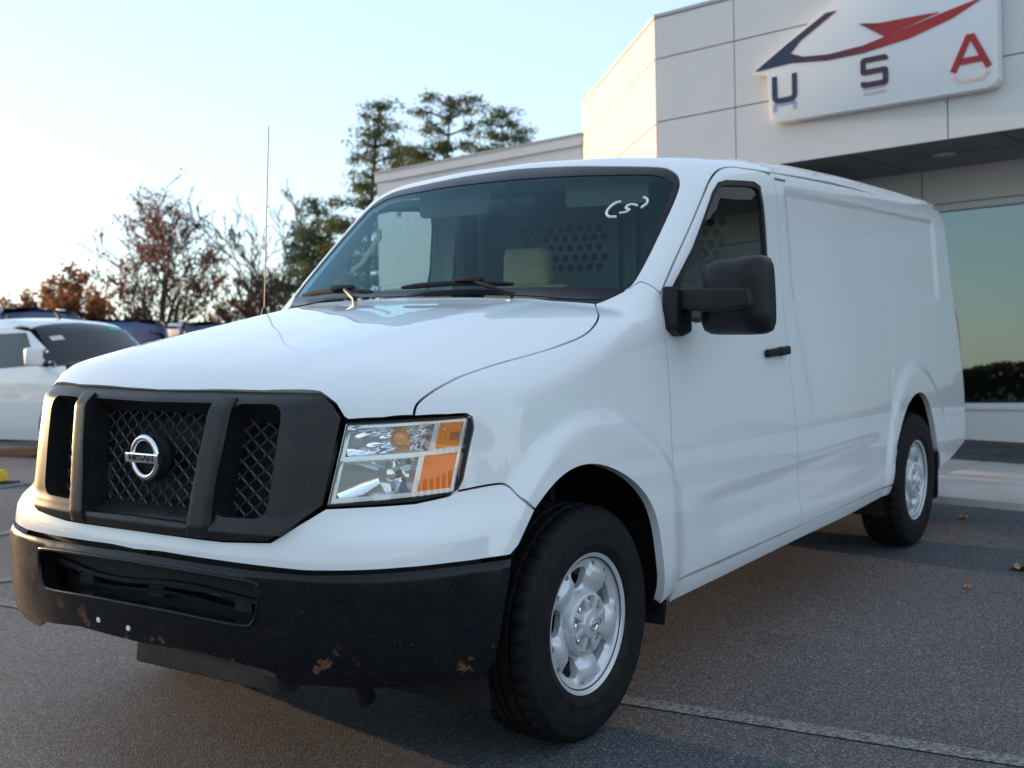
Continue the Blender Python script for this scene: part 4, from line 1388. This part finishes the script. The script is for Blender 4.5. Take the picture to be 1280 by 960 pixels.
slab('interior_ceiling', -2.4, 7.8, -6.0, -1.95, 3.41, 3.45, M['room'], shop)
slab('interior_partition', -2.42, -2.38, -6.0, -1.7, .2, 3.4, M['room'], shop)
slab('reception_counter', -1.4, 2.0, -3.6, -3.1, .44, 1.15, varied('counter_wood', (.22, .19, .15), (.28, .24, .19), 3), shop, bevel=.02)

# ---- the sign on the front: board shaped like a roofline, swoosh, letters
sign = empty('fascia_sign', label='white sign board with navy and red swoosh and spaced letters U S A', cat='sign')
so = .15
board = [(-2.157, 4.088), (-1.985, 4.05), (-1.962, 3.651), (-1.948, 3.60), (-1.885, 3.576), (.09, 3.556), (.15, 3.57), (.185, 3.63), (.185, 4.62), (-1.25, 4.62)]
MB().prism(board, .13, lambda a, b, c: bf(a, .02 + c, b)).build('sign_board', M['sign_white'], sign, bevel=.012)
grad_m = mat('navy_to_red_print', (.1, .02, .06), .4)
N, L, B = nodes(grad_m)
v = coord(N, L)
sp2 = N.new('ShaderNodeSeparateXYZ'); L.new(v, sp2.inputs[0])
mr = N.new('ShaderNodeMapRange'); mr.inputs[1].default_value = -1.70; mr.inputs[2].default_value = .3
L.new(sp2.outputs[1], mr.inputs[0])
L.new(ramp(N, L, mr.outputs[0], [(.0, (.012, .035, .095)), (.22, (.020, .030, .085)), (.55, (.12, .012, .035)), (.75, (.36, .012, .018))]), B.inputs['Base Color'])
def plate(name, poly, material, parent, off=.153, th=.008):
    return MB().prism(poly, th, lambda a, b, c: bf(a, off + c, b)).build(name, material, parent)
sw1 = [(-2.112, 4.097), (-1.72, 4.107), (-1.36, 4.053 + .01), (-1.008, 4.062), (-.567, 4.11), (-.2, 4.20), (.10, 4.33), (-.25, 4.27), (-.62, 4.20), (-1.0, 4.13), (-1.343, 4.116), (-1.60, 4.145), (-1.725, 4.20), (-1.62, 4.30), (-1.25, 4.50), (-1.36, 4.50), (-1.75, 4.30)]
plate('swoosh', sw1, grad_m, sign)
plate('swoosh', [(-1.04, 4.335), (-.80, 4.17), (-.30, 4.28), (-.55, 4.29), (-.85, 4.30)], grad_m, sign)
def stroke(pts, w):
    # constant width ribbon along a polyline
    p = [Vector(q) for q in pts]; Lf, Rf = [], []
    for i, q in enumerate(p):
        t1 = (q - p[i - 1]).normalized() if i else (p[1] - q).normalized()
        t2 = (p[i + 1] - q).normalized() if i < len(p) - 1 else t1
        t = (t1 + t2).normalized(); nn = Vector((-t.y, t.x)); c = max(.5, nn.dot(Vector((-t1.y, t1.x))))
        Lf.append(q + nn * w / 2 / c); Rf.append(q - nn * w / 2 / c)
    return Lf, Rf
def letter(name, strokes, w, material, parent, off=.153, th=.010):
    b = MB()
    for st in strokes:
        Lf, Rf = stroke(st, w)
        n = len(Lf)
        vv = []
        for c in (0, th):
            vv += [bf(q.x, off + c, q.y) for q in Lf] + [bf(q.x, off + c, q.y) for q in Rf]
        ff = []
        for i in range(n - 1):
            ff += [(i, i + 1, n + i + 1, n + i), (2 * n + i, 3 * n + i, 3 * n + i + 1, 2 * n + i + 1),
                   (i, 2 * n + i, 2 * n + i + 1, i + 1), (n + i, n + i + 1, 3 * n + i + 1, 3 * n + i)]
        ff += [(0, n, 3 * n, 2 * n), (n - 1, 3 * n - 1, 4 * n - 1, 2 * n - 1)]
        b.add(vv, ff)
    return b.build(name, material, parent)
def rr(pts, r): # round the inner corners of an open polyline
    out = [pts[0]]
    for i in range(1, len(pts) - 1):
        p, a, c = Vector(pts[i]), Vector(pts[i - 1]), Vector(pts[i + 1])
        s_, e_ = p + (a - p).normalized() * r, p + (c - p).normalized() * r
        out += [tuple(s_ * (1 - t) ** 2 + p * 2 * t * (1 - t) + e_ * t * t) for t in (0, .25, .5, .75, 1)]
    return out + [pts[-1]]
u0, u1, zb, zt = -1.90, -1.69, 3.775, 4.01
navy, plum, red = mat('navy_print', (.013, .032, .085), .4), mat('plum_print', (.055, .016, .045), .4), mat('red_print', (.33, .012, .016), .4)
letter('letter_u', [rr([(u0, zt), (u0, zb), (u1, zb), (u1, zt)], .05)], .050, navy, sign)
s0, s1, zm = -1.005, -.795, 3.882
letter('letter_s', [rr([(s1, 3.965), (s1, 3.99), (s0, 3.99), (s0, zm), (s1, zm), (s1, 3.768), (s0, 3.768), (s0, 3.80)], .012)], .048, plum, sign)
letter('letter_a', [[(-.19, 3.735), (-.055, 4.01), (-.02, 4.01), (.115, 3.735)], [(-.13, 3.815), (.055, 3.815)]], .052, red, sign)
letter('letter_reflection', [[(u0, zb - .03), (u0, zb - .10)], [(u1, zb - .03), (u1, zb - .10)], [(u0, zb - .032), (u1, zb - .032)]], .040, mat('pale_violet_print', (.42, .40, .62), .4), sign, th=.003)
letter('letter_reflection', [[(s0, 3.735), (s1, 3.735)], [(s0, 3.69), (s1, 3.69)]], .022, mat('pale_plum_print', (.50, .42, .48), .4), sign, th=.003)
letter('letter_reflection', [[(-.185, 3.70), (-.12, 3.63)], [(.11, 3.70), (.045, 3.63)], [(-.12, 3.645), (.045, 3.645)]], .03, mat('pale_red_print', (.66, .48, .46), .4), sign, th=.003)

# ================================================================ PARKED VEHICLES BEHIND
def small_van(name, label, cat, loc, rz, dims, paint, group=None, flat=1.0):
    """a van or compact wagon, nose at +x, front axle at the origin"""
    Lf, Lr, W, H, zh0, zh1, xw0, xw1, zr = dims      # overhangs, width, height, nose and cowl heights, windscreen foot and head x, roof front z
    root = empty(name, loc, rz, label, cat, group)
    side = Tab([(.2, -.05), (.35, -.01), (.6, 0), (.95, -.005), (1.15, -.03), (H - .5, -.08), (H - .05, -.15), (H + .1, -.19)], .04)
    nose = Tab(ev([(0, 0), (.4, -.03), (W * .36, -.10), (W * .46, -.22), (W * .6, -.5)]), .05)
    hoodz = Tab([(Lf + .2, zh0 - .2), (Lf, zh0), (Lf * .55, zh0 + (zh1 - zh0) * .62), (xw0, zh1), (xw0 - 1, zh1 + .02), (-Lr - 1, zh1 + .02)], .06)
    roofz = Tab([(xw1 + .5, zr - .12), (xw1, zr), (xw1 - .6, H - .01), (-Lr * .6, H), (-Lr, H - .06)], .12)
    crown = Tab(ev([(0, 0), (.4, -.015 * flat), (.6, -.035 * flat), (.8, -.075 * flat), (1.1, -.17 * flat)]), .05)
    sl = (xw0 - xw1) / (zr - zh1)
    def F(P):
        x, y, z = P[..., 0], np.abs(P[..., 1]), P[..., 2]
        gs = W / 2 + side(z) - y - .06 * ss(Lf - .6, Lf, x) - .03 * ss(-Lr + .8, -Lr, x)
        gf = Lf + nose(y) - .10 * ss(.55, .95, z) - x
        gh = hoodz(x) + crown(y) - z
        gw = (xw0 - sl * (z - zh1) - .30 * y * y - x) * .6
        gr = roofz(x) + crown(y) - z
        gb = x + Lr - .12 * y * y - .05 * z
        A = smin(smin(gf, gh, .12), gb, .12); Bq = smin(smin(gw, gr, .10), gb, .12)
        return smin(gs, smax(A, Bq, .06), .10)
    hw = W / 2
    zb = .22
    # body sides with arches
    WB_ = -(Lr - .75)
    def archp(xc, r):
        return [(xc + r * math.cos(a), hw, .30 + r * math.sin(a)) for a in np.linspace(-.15, math.pi + .15, 15)]
    sidep = ([(Lf - .10, hw, .25), (Lf - .10, hw, zh0 - .06), (Lf * .5, hw, zh0 + (zh1 - zh0) * .5), (xw0 + .02, hw, zh1 - .05), (xw0 - .10, hw, zh1 + .02)]
             + [(xw1 + .02, hw, zr - .13), (xw1 - .5, hw, H - .14), (-Lr * .6, hw, H - .12), (-Lr + .12, hw, H - .16), (-Lr + .04, hw, 1.0), (-Lr + .06, hw, zb + .1)]
             + [(WB_ - .40, hw, zb)] + archp(WB_, .36)[::-1] + [(WB_ + .40, hw, zb), (-.40, hw, zb)] + archp(0, .36)[::-1] + [(.42, hw, zb)])
    b1, b2 = panel('body_side', sidep, (0.1, 1, .15), paint, root, F=F, step=.10, edge=.03, both=True, gap=.001, span=.5)
    # front and hood
    fr_ = [(Lf, 0, .25), (Lf - .12, hw * .9, .25), (Lf - .14, hw * .93, zh0 - .08), (Lf * .5, hw * .88, zh0 + (zh1 - zh0) * .45), (xw0 + .02, hw * .84, zh1 - .03), (xw0 + .05, 0, zh1 + .01)]
    panel('hood', fr_, (.75, 0, .6), paint, root, F=F, half=True, step=.10, edge=.02, gap=.001, span=.6)
    # roof and screen
    rf = [(xw1 - .02, 0, zr), (xw1 - .02, hw * .80, zr - .08), (xw1 - .5, hw * .86, H - .12), (-Lr * .6, hw * .86, H - .11), (-Lr + .15, hw * .84, H - .14), (-Lr + .10, 0, H - .06)]
    panel('roof', rf, (.15, 0, 1), paint, root, F=F, half=True, step=.14, edge=.02, gap=.0, span=.5)
    sc_ = [(xw1, 0, zr - .01), (xw1 + .02, hw * .78, zr - .08), (xw0 - .12, hw * .90, zh1 + .01), (xw0, hw * .5, zh1 - .02), (xw0 + .06, 0, zh1)]
    dg = M['bglass_dark']
    scr = panel('windshield', sc_, (.75, 0, .66), dg, root, F=F, half=True, step=.12, edge=.01, gap=.01, span=.6, off=.004)
    pl = [(xw1 - .01, hw * .80, zr - .085), (xw0 - .13, hw * .93, zh1 + .005), (xw0 - .02, hw * .93, zh1 - .02)]
    # side glass
    zs0, zs1 = zh1 - .02, zr - .16
    gl = [(xw0 - .52, hw, zs0 + .03), (xw1 - .06, hw, zs1 + .02), (xw1 - .75, hw, zs1 + .03), (xw1 - .80, hw, zs0)]
    for o in panel('side_window', gl, (0, 1, .2), dg, root, F=F, step=.12, edge=.01, both=True, gap=.0, off=.006, span=.5): pass
    ql = [(xw0 - .16, hw, zs0 + .02), (xw0 - .45, hw, zs0 + .30), (xw0 - .47, hw, zs0 + .02)]
    panel('quarter_window', ql, (0, 1, .2), dg, root, F=F, step=.12, edge=.01, both=True, gap=.0, off=.006, span=.5)
    panel('rear_panel', [(-Lr, 0, zb + .1), (-Lr + .03, hw * .92, zb + .1), (-Lr + .05, hw * .88, 1.1), (-Lr + .12, hw * .80, H - .15), (-Lr + .1, 0, H - .08)], (-1, 0, .1), paint, root, F=F, half=True, step=.15, edge=0, span=.5)
    for s in (-1, 1):
        mi = MB().box((xw0 - .30, s * (hw + .12), zs0 + .12), (.12, .20, .22)).build('door_mirror', paint, root, bevel=.04, seg=3)
        MB().tube([(xw0 - .28, s * (hw - .06), zs0 + .02), (xw0 - .29, s * (hw + .08), zs0 + .04)], .03, 8).build('mirror_arm', M['black_plastic'], mi)
        MB().box((Lf - .20, s * hw * .74, zh0 - .10), (.16, .34, .18), Matrix.Rotation(s * -.5, 3, 'Z')).build('headlight', M['lamp_chrome'], root, bevel=.03)
        for xx in (0, WB_):
            wq = empty('wheel'); wq.parent = root; wq.location = (xx, s * (hw - .13), .31)
            MB().lathe([(.19, -.10), (.27, -.105), (.305, -.08), (.312, 0), (.305, .08), (.27, .105), (.19, .10)], 32).build('tyre', M['rubber'], wq, smooth=40)
            MB().lathe([(0, s * .07), (.05, s * .075), (.12, s * .06), (.17, s * .08), (.195, s * .095), (.195, s * .05)], 32).build('rim', M['steel'], wq, smooth=40)
    MB().box((-(Lr - Lf) / 2, 0, .42), (Lf + Lr - .5, W - .34, .36)).build('underbody', M['dark'], root)
    MB().box((-(Lr - Lf) / 2 - .25, 0, .85), (Lf + Lr - 1.4, W - .30, .5)).build('cabin_floor', M['dark'], root)
    return root, F
M['bglass_dark'] = mat('dark_car_glass', (.008, .014, .018), .05, spec=.5)
M['white2'] = mat('white_car_paint', (.78, .79, .80), .35, coat=1.0)
M['blue'] = mat('navy_van_paint', (.018, .055, .19), .32, coat=1.0)
M['blue2'] = mat('deep_blue_van_paint', (.014, .042, .15), .32, coat=1.0)
def heading(toward):  # nose to the right of the picture, turned towards the camera by `toward` degrees
    c = RT * math.cos(math.radians(toward)) - FW * math.sin(math.radians(toward))
    return math.atan2(c.y, c.x), c
hz, cdir = heading(38)
wp = place(14.4, -5.40)
left = Vector((-cdir.y, cdir.x, 0))
org = Vector(wp) + left * .74
org.z = g1(org.x, org.y) + .002
cw_, FWc = small_van('compact_van', 'small white compact van with paper stickers on its windshield, parked behind the big van', 'van', org, hz,
          (.80, 3.45, 1.68, 1.78, .86, 1.12, .10, -.72, 1.70), M['white2'])
# stickers on its screen and an aerial on its roof
def stick(y, z, w, h, material, name):
    x = .10 - (.82 / .58) * (z - 1.12) - .30 * y * y
    q = [(x, y - w / 2, z - h / 2), (x, y + w / 2, z - h / 2), (x, y + w / 2, z + h / 2), (x, y - w / 2, z + h / 2)]
    panel(name, q, (.75, 0, .66), material, cw_, F=FWc, off=.008, step=.08, edge=0, gap=0, span=.4)
stick(-.50, 1.46, .16, .12, mat('pale_sticker', (.70, .56, .54), .6), 'price_sticker')
stick(.42, 1.60, .20, .10, mat('green_sticker', (.04, .42, .33), .6), 'green_sticker')
MB().tube([(-1.2, 0, 1.765), (-1.32, 0, 1.85)], [.02, .006], 8).build('roof_aerial', M['black_plastic'], cw_)
for i, (ah, ri, tw, H_, mt, lab) in enumerate(((21.0, -8.75, 30, 2.26, 'blue2', 'navy blue cargo van behind the white compact van, standing highest of the blue vans'),
                                       (22.0, -7.30, 62, 2.10, 'blue', 'blue cargo van between the navy van and the bare tree'),
                                       (24.5, -6.35, 48, 2.16, 'blue2', 'dark blue cargo van beside the hood of the big white van'))):
    h_, _ = heading(tw + 180)
    p_ = place(ah, ri)
    p_ = (p_[0] + 3.2 * math.cos(h_), p_[1] + 3.2 * math.sin(h_))
    p_ = (*p_, g1(*p_))
    small_van('blue_van', lab, 'van', (p_[0], p_[1], p_[2] + .002), h_, (.95, 4.3, 1.95, H_, 1.0, 1.32, .05, -.75, H_ - .12), M[mt], 'blue vans parked at the back of the lot', .35)

# ---- yellow wheel stop, fallen leaves
p_ = TILT @ Vector((-2.85, -6.75, 0))
ws3 = empty('wheel_stop', (p_.x, p_.y, g1(p_.x, p_.y)), label='yellow painted concrete wheel stop on the asphalt near the compact van', cat='wheel stop')
ws3.rotation_euler = (0, 0, heading(10)[0])
MB().prism([(-.09, 0), (-.055, .12), (.055, .12), (.09, 0)], 1.8, lambda a, b, c: (c - 1.78, a, b)).build('stop_block', varied('yellow_paint', (.62, .50, .03), (.75, .62, .06), 8, .7), ws3, bevel=.015)
MB().box((.06, 0, .012), (.16, .12, .024)).build('stop_pad', M['black_plastic'], ws3, bevel=.006)
def leaf(x, y, s, rot, material, label):
    pts = []
    for k in range(30):
        a = 2 * math.pi * k / 30
        r = .6 + .4 * abs(math.cos(2.5 * a + .2)) ** 1.2 - .1 * math.cos(a)
        pts.append((r * math.cos(a) * s, r * math.sin(a) * s))
    b = MB()
    c, sn = math.cos(rot), math.sin(rot)
    vv = []
    for a, q in pts:
        xx, yy = a * c - q * sn, a * sn + q * c
        vv.append((xx, yy, .012 + .25 * (xx * xx) / s + .010 * math.sin(9 * yy / s)))
    vv.append((0, 0, .008))
    o = b.add(vv, [(k, (k + 1) % 30, 30) for k in range(30)]).build('fallen_leaf', material)
    o.location = (x, y, g1(x, y))
    tag(o, label, 'leaf', 'dry leaves lying on the asphalt')
lm = [varied('dry_leaf_orange', (.36, .16, .05), (.46, .23, .08), 30, .7), varied('dry_leaf_tan', (.38, .24, .12), (.46, .31, .17), 30, .7)]
for (x, y, s, r, k, lab) in ((-3.33, 1.62, .075, .4, 1, 'large curled tan leaf on the open asphalt beside the van'), (-4.72, .98, .04, 1.2, 0, 'small orange leaf beside the concrete pavement edge'),
                      (-2.75, 1.48, .022, 2.0, 0, 'tiny orange leaf fragment beside the large tan leaf')):
    q = TILT @ Vector((x, y, 0)); leaf(q.x, q.y, s, r, lm[k], lab)

# ================================================================ TREES
M['bark'] = varied('bark', (.045, .035, .03), (.085, .068, .055), 14, .9)
def leafmat(name, c1, c2):
    m_ = varied(name, c1, c2, 3.0, .7)
    N, L, B = nodes(m_)
    B.inputs['Subsurface Weight'].default_value = 0
    out = N['Material Output']
    tr = N.new('ShaderNodeBsdfTranslucent'); tr.inputs[0].default_value = (*[min(1, q * 1.3) for q in c2], 1)
    mx = N.new('ShaderNodeMixShader'); mx.inputs[0].default_value = .5
    L.new(B.outputs[0], mx.inputs[1]); L.new(tr.outputs[0], mx.inputs[2]); L.new(mx.outputs[0], out.inputs[0])
    return m_
M['rust'] = leafmat('rust_leaves', (.13, .055, .035), (.22, .10, .06))
M['orange'] = leafmat('orange_leaves', (.17, .070, .036), (.25, .115, .055))
M['needle'] = leafmat('pine_needles', (.04, .07, .045), (.085, .115, .06))
M['needle2'] = leafmat('olive_needles', (.045, .070, .034), (.10, .115, .045))
M['wood'] = leafmat('far_foliage', (.03, .035, .02), (.07, .06, .03))

def leaf_mesh(name, pts, size, material, parent, r, aspect=.6):
    n = len(pts)
    if not n: return None
    P = np.array(pts)
    rs = np.random.RandomState(r)
    a = rs.normal(size=(n, 3)); a /= np.linalg.norm(a, axis=1)[:, None]
    b = rs.normal(size=(n, 3)); b -= a * np.sum(a * b, 1)[:, None]; b /= np.linalg.norm(b, axis=1)[:, None]
    s = size * (.6 + .8 * rs.rand(n, 1))
    a, b = a * s, b * s * aspect
    V = np.stack([P - a, P + b, P + a, P - b], 1).reshape(-1, 3)
    me = bpy.data.meshes.new(name)
    me.from_pydata([tuple(q) for q in V], [], [(4 * i, 4 * i + 1, 4 * i + 2, 4 * i + 3) for i in range(n)])
    return link(name, me, material, parent)

def broadleaf(label, loc, h, spread, nleaf, lsize, material, seed, lean=(0, 0), bare=.3, group='trees behind the lot', forks=5, twig=.013):
    R = random.Random(seed)
    root = empty('deciduous_tree', loc, 0, label, 'tree', group)
    wood, tips = MB(), []
    def grow(p, d, ln, r, lev):
        pts, rs = [p.copy()], [r]
        n = 5 if lev < 2 else 3
        for i in range(n):
            d = (d + Vector((R.uniform(-.22, .22), R.uniform(-.22, .22), R.uniform(-.02, .18)))).normalized()
            p = p + d * ln / n
            pts.append(p.copy()); rs.append(max(twig, r * (1 - .55 * (i + 1) / n)))
            if lev >= 2: tips.append((p.copy(), lev))
        wood.tube(pts, rs, 6 if lev < 2 else 4, cap=False)
        if lev < 5:
            for k in range(forks if lev == 0 else R.randint(2, 3)):
                i = R.randint(max(1, n // 2 - 1), n)
                ax_ = Vector((R.gauss(0, 1), R.gauss(0, 1), R.uniform(-.2, .5))).normalized()
                nd = (d * .75 + ax_ * (.72 if lev else .8) * spread + Vector((lean[0], lean[1], 0)) * .2).normalized()
                grow(pts[i], nd, ln * R.uniform(.55, .8), rs[i] * .62, lev + 1)
    grow(Vector((0, 0, -.15)), Vector((lean[0], lean[1], 1)).normalized(), h * .40, h * .026, 0)
    k = h / max(q[2] for q in wood.v)          # grown freely, then brought to its height
    wood.v = [(q[0] * k, q[1] * k, q[2] * k) for q in wood.v]
    tips = [(t * k, l) for t, l in tips]
    wood.build('trunk', M['bark'], root, smooth=60)
    pts = []
    T_ = [t for t, l in tips if l >= 3] or [t for t, l in tips]
    keep = [t for t in T_ if R.random() > bare]
    for _ in range(nleaf):
        c = R.choice(keep)
        pts.append((c.x + R.gauss(0, .13), c.y + R.gauss(0, .13), c.z + R.gauss(0, .11)))
    leaf_mesh('crown', pts, lsize, material, root, seed)
    return root

def conifer(label, loc, h, rad, nclump, material, seed, z0=.15, group='pines behind the lot', ragged=.4):
    R = random.Random(seed)
    root = empty('pine_tree', loc, 0, label, 'tree', group)
    wood = MB()
    bend = (R.uniform(-.03, .03), R.uniform(-.03, .03))
    def axis_(z): return Vector((bend[0] * z * z / h * 2 , bend[1] * z * z / h * 2, z))
    wood.tube([axis_(h * i / 8) - Vector((0, 0, .1)) for i in range(9)], [h * .018 * (1 - .9 * i / 8) for i in range(9)], 7, cap=False)
    pts = []
    z = h * z0
    while z < h * .985:
        t = (z / h - z0) / (1 - z0)
        nb = R.randint(3, 5)
        a0 = R.random() * 6.28
        for k in range(nb):
            a = a0 + k * 6.28 / nb + R.uniform(-.4, .4)
            ln = rad * ((1 - t) ** .75 * .95 + .10) * R.uniform(1 - ragged, 1.15)
            rise = R.uniform(-.05, .35) + .3 * t
            p = axis_(z); d = Vector((math.cos(a), math.sin(a), rise)).normalized()
            q = [p + d * ln * i / 4 + Vector((0, 0, -.10 * ln * (i / 4) ** 2 + .02 * i)) for i in range(5)]
            wood.tube(q, [h * .0045 * (1 - .8 * i / 4) for i in range(5)], 4, cap=False)
            for i in range(int(max(3, ln * nclump * 1.7))):
                f_ = R.uniform(.30, 1.05) ** .7
                c = p + d * ln * f_ + Vector((R.gauss(0, .13), R.gauss(0, .13), R.gauss(0, .06) - .10 * ln * f_ * f_)) * (1 + .25 * ln)
                for _ in range(15):
                    pts.append((c.x + R.gauss(0, .12), c.y + R.gauss(0, .12), c.z + R.gauss(0, .075)))
        z += h * R.uniform(.030, .055)
    wood.build('trunk', M['bark'], root, smooth=60)
    leaf_mesh('crown', pts, .080, material, root, seed, .28)
    return root
def at(ahead, right):
    p = place(ahead, right); return (p[0], p[1], p[2] - .05)
broadleaf('half bare tree with rust brown leaves standing behind the blue vans', at(46, -13.5), 9.6, .85, 6200, .066, M['rust'], 11, bare=.45, forks=8, twig=.02)
broadleaf('low dense orange leafed tree behind the white compact van', at(43, -15.6), 5.4, 1.1, 5600, .10, M['orange'], 5, bare=.15, forks=7)
broadleaf('small orange brown tree at the far end of the tree row', at(48, -19.4), 4.8, 1.1, 3600, .10, M['rust'], 23, bare=.2, forks=6)
broadleaf('low russet tree between the small orange tree and the rust tree', at(50, -17.6), 5.4, 1.1, 3000, .10, M['orange'], 77, bare=.3, forks=6)
broadleaf('thin bare tree with few brown leaves beside the rust tree', at(50, -10.9), 6.2, .95, 2200, .07, M['rust'], 31, bare=.3, forks=7, twig=.022)
broadleaf('tall bare branched tree leaning beside the dark pine', at(47, -9.6), 9.4, .8, 1800, .06, M['rust'], 47, lean=(.05, .05), bare=.3, forks=8, twig=.026)
broadleaf('low bare shrubby tree beside the windshield pillar', at(52, -11.9), 4.2, 1.2, 1400, .085, M['orange'], 53, bare=.3, forks=7)
for i, (ah, ri, hh, sd) in enumerate(((49, -14.7, 4.4, 101), (53, -20.8, 5.2, 103), (54, -13.2, 3.6, 105), (51, -9.9, 3.8, 107))):
    broadleaf(('low brown thicket tree in front of the rust tree trunk', 'brown thicket tree beside the small orange brown tree', 'leafless thicket tree behind the blue vans beside the rust tree', 'leafless thicket tree beside the antenna')[i], at(ah, ri), hh, 1.3, (2600, 2600, 900, 700)[i], .085, M[('orange', 'rust')[i % 2]], sd, bare=.2, forks=8)
conifer('dark pine behind the antenna of the big van', at(44, -7.7), 6.8, 1.9, 6.5, M['needle'], 3, ragged=.6)
conifer('ragged olive pine with a bare tip at the end of the low wing', at(36, -4.4), 9.3, 2.4, 7.5, M['needle2'], 8, ragged=.65)
conifer('pine with drooping lower branches beside the ragged olive pine', at(40, -5.9), 7.2, 1.9, 7, M['needle'], 15, ragged=.6)
conifer('full pine rising highest behind the low wing roof', at(40, -2.3), 10.2, 4.2, 8, M['needle2'], 21)
conifer('small pine top showing over the low wing beside the tower', at(42, -.25), 9.9, 3.4, 8, M['needle'], 34)
conifer('young pine between the dark pine and the drooping pine', at(46, -6.9), 5.6, 1.5, 8, M['needle2'], 71)
conifer('narrow pine between the full pine and the ragged olive pine', at(44, -3.6), 9.0, 2.4, 8, M['needle'], 61)

# woods across the road behind and beside the camera, seen only in reflections
def wood_belt(name, a0, a1, dist, h, n, seed):
    rs = np.random.RandomState(seed)
    ang = np.radians(a0 + (a1 - a0) * rs.rand(n)); r = dist + rs.rand(n) * 5
    prof = h * (.55 + .45 * np.abs(np.sin(ang * 23) * np.cos(ang * 9.0 + 1)))
    z = prof * rs.rand(n) ** .7
    P = np.c_[CAM.x + r * np.cos(ang), CAM.y + r * np.sin(ang), z - .5]
    o = leaf_mesh(name, P, .21, M['wood'], None, seed)
    tag(o, 'distant belt of bare woodland across the road', 'woodland', kind='stuff')
wood_belt('far_woods', -60, 150, 62, 3.6, 90000, 4)
wood_belt('far_woods', 250, 300, 90, 7.0, 14000, 9)
far = empty('roadside_building', (CAM.x + 8, CAM.y + 46, g1(CAM.x + 8, CAM.y + 46)), math.radians(8), label='long pale flat roofed building across the road', cat='building')
MB().box((0, 0, 1.7), (26, 8, 3.6)).build('wall', M['clad'], far)
MB().box((0, 0, 3.62), (26.4, 8.4, .25)).build('roof', M['cap'], far)
for i in range(8):
    MB().box((-10.5 + i * 3, -4.03, 1.6), (1.8, .06, 1.6)).build('window', M['bglass_dark'], far)
print('objects', len(bpy.data.objects))
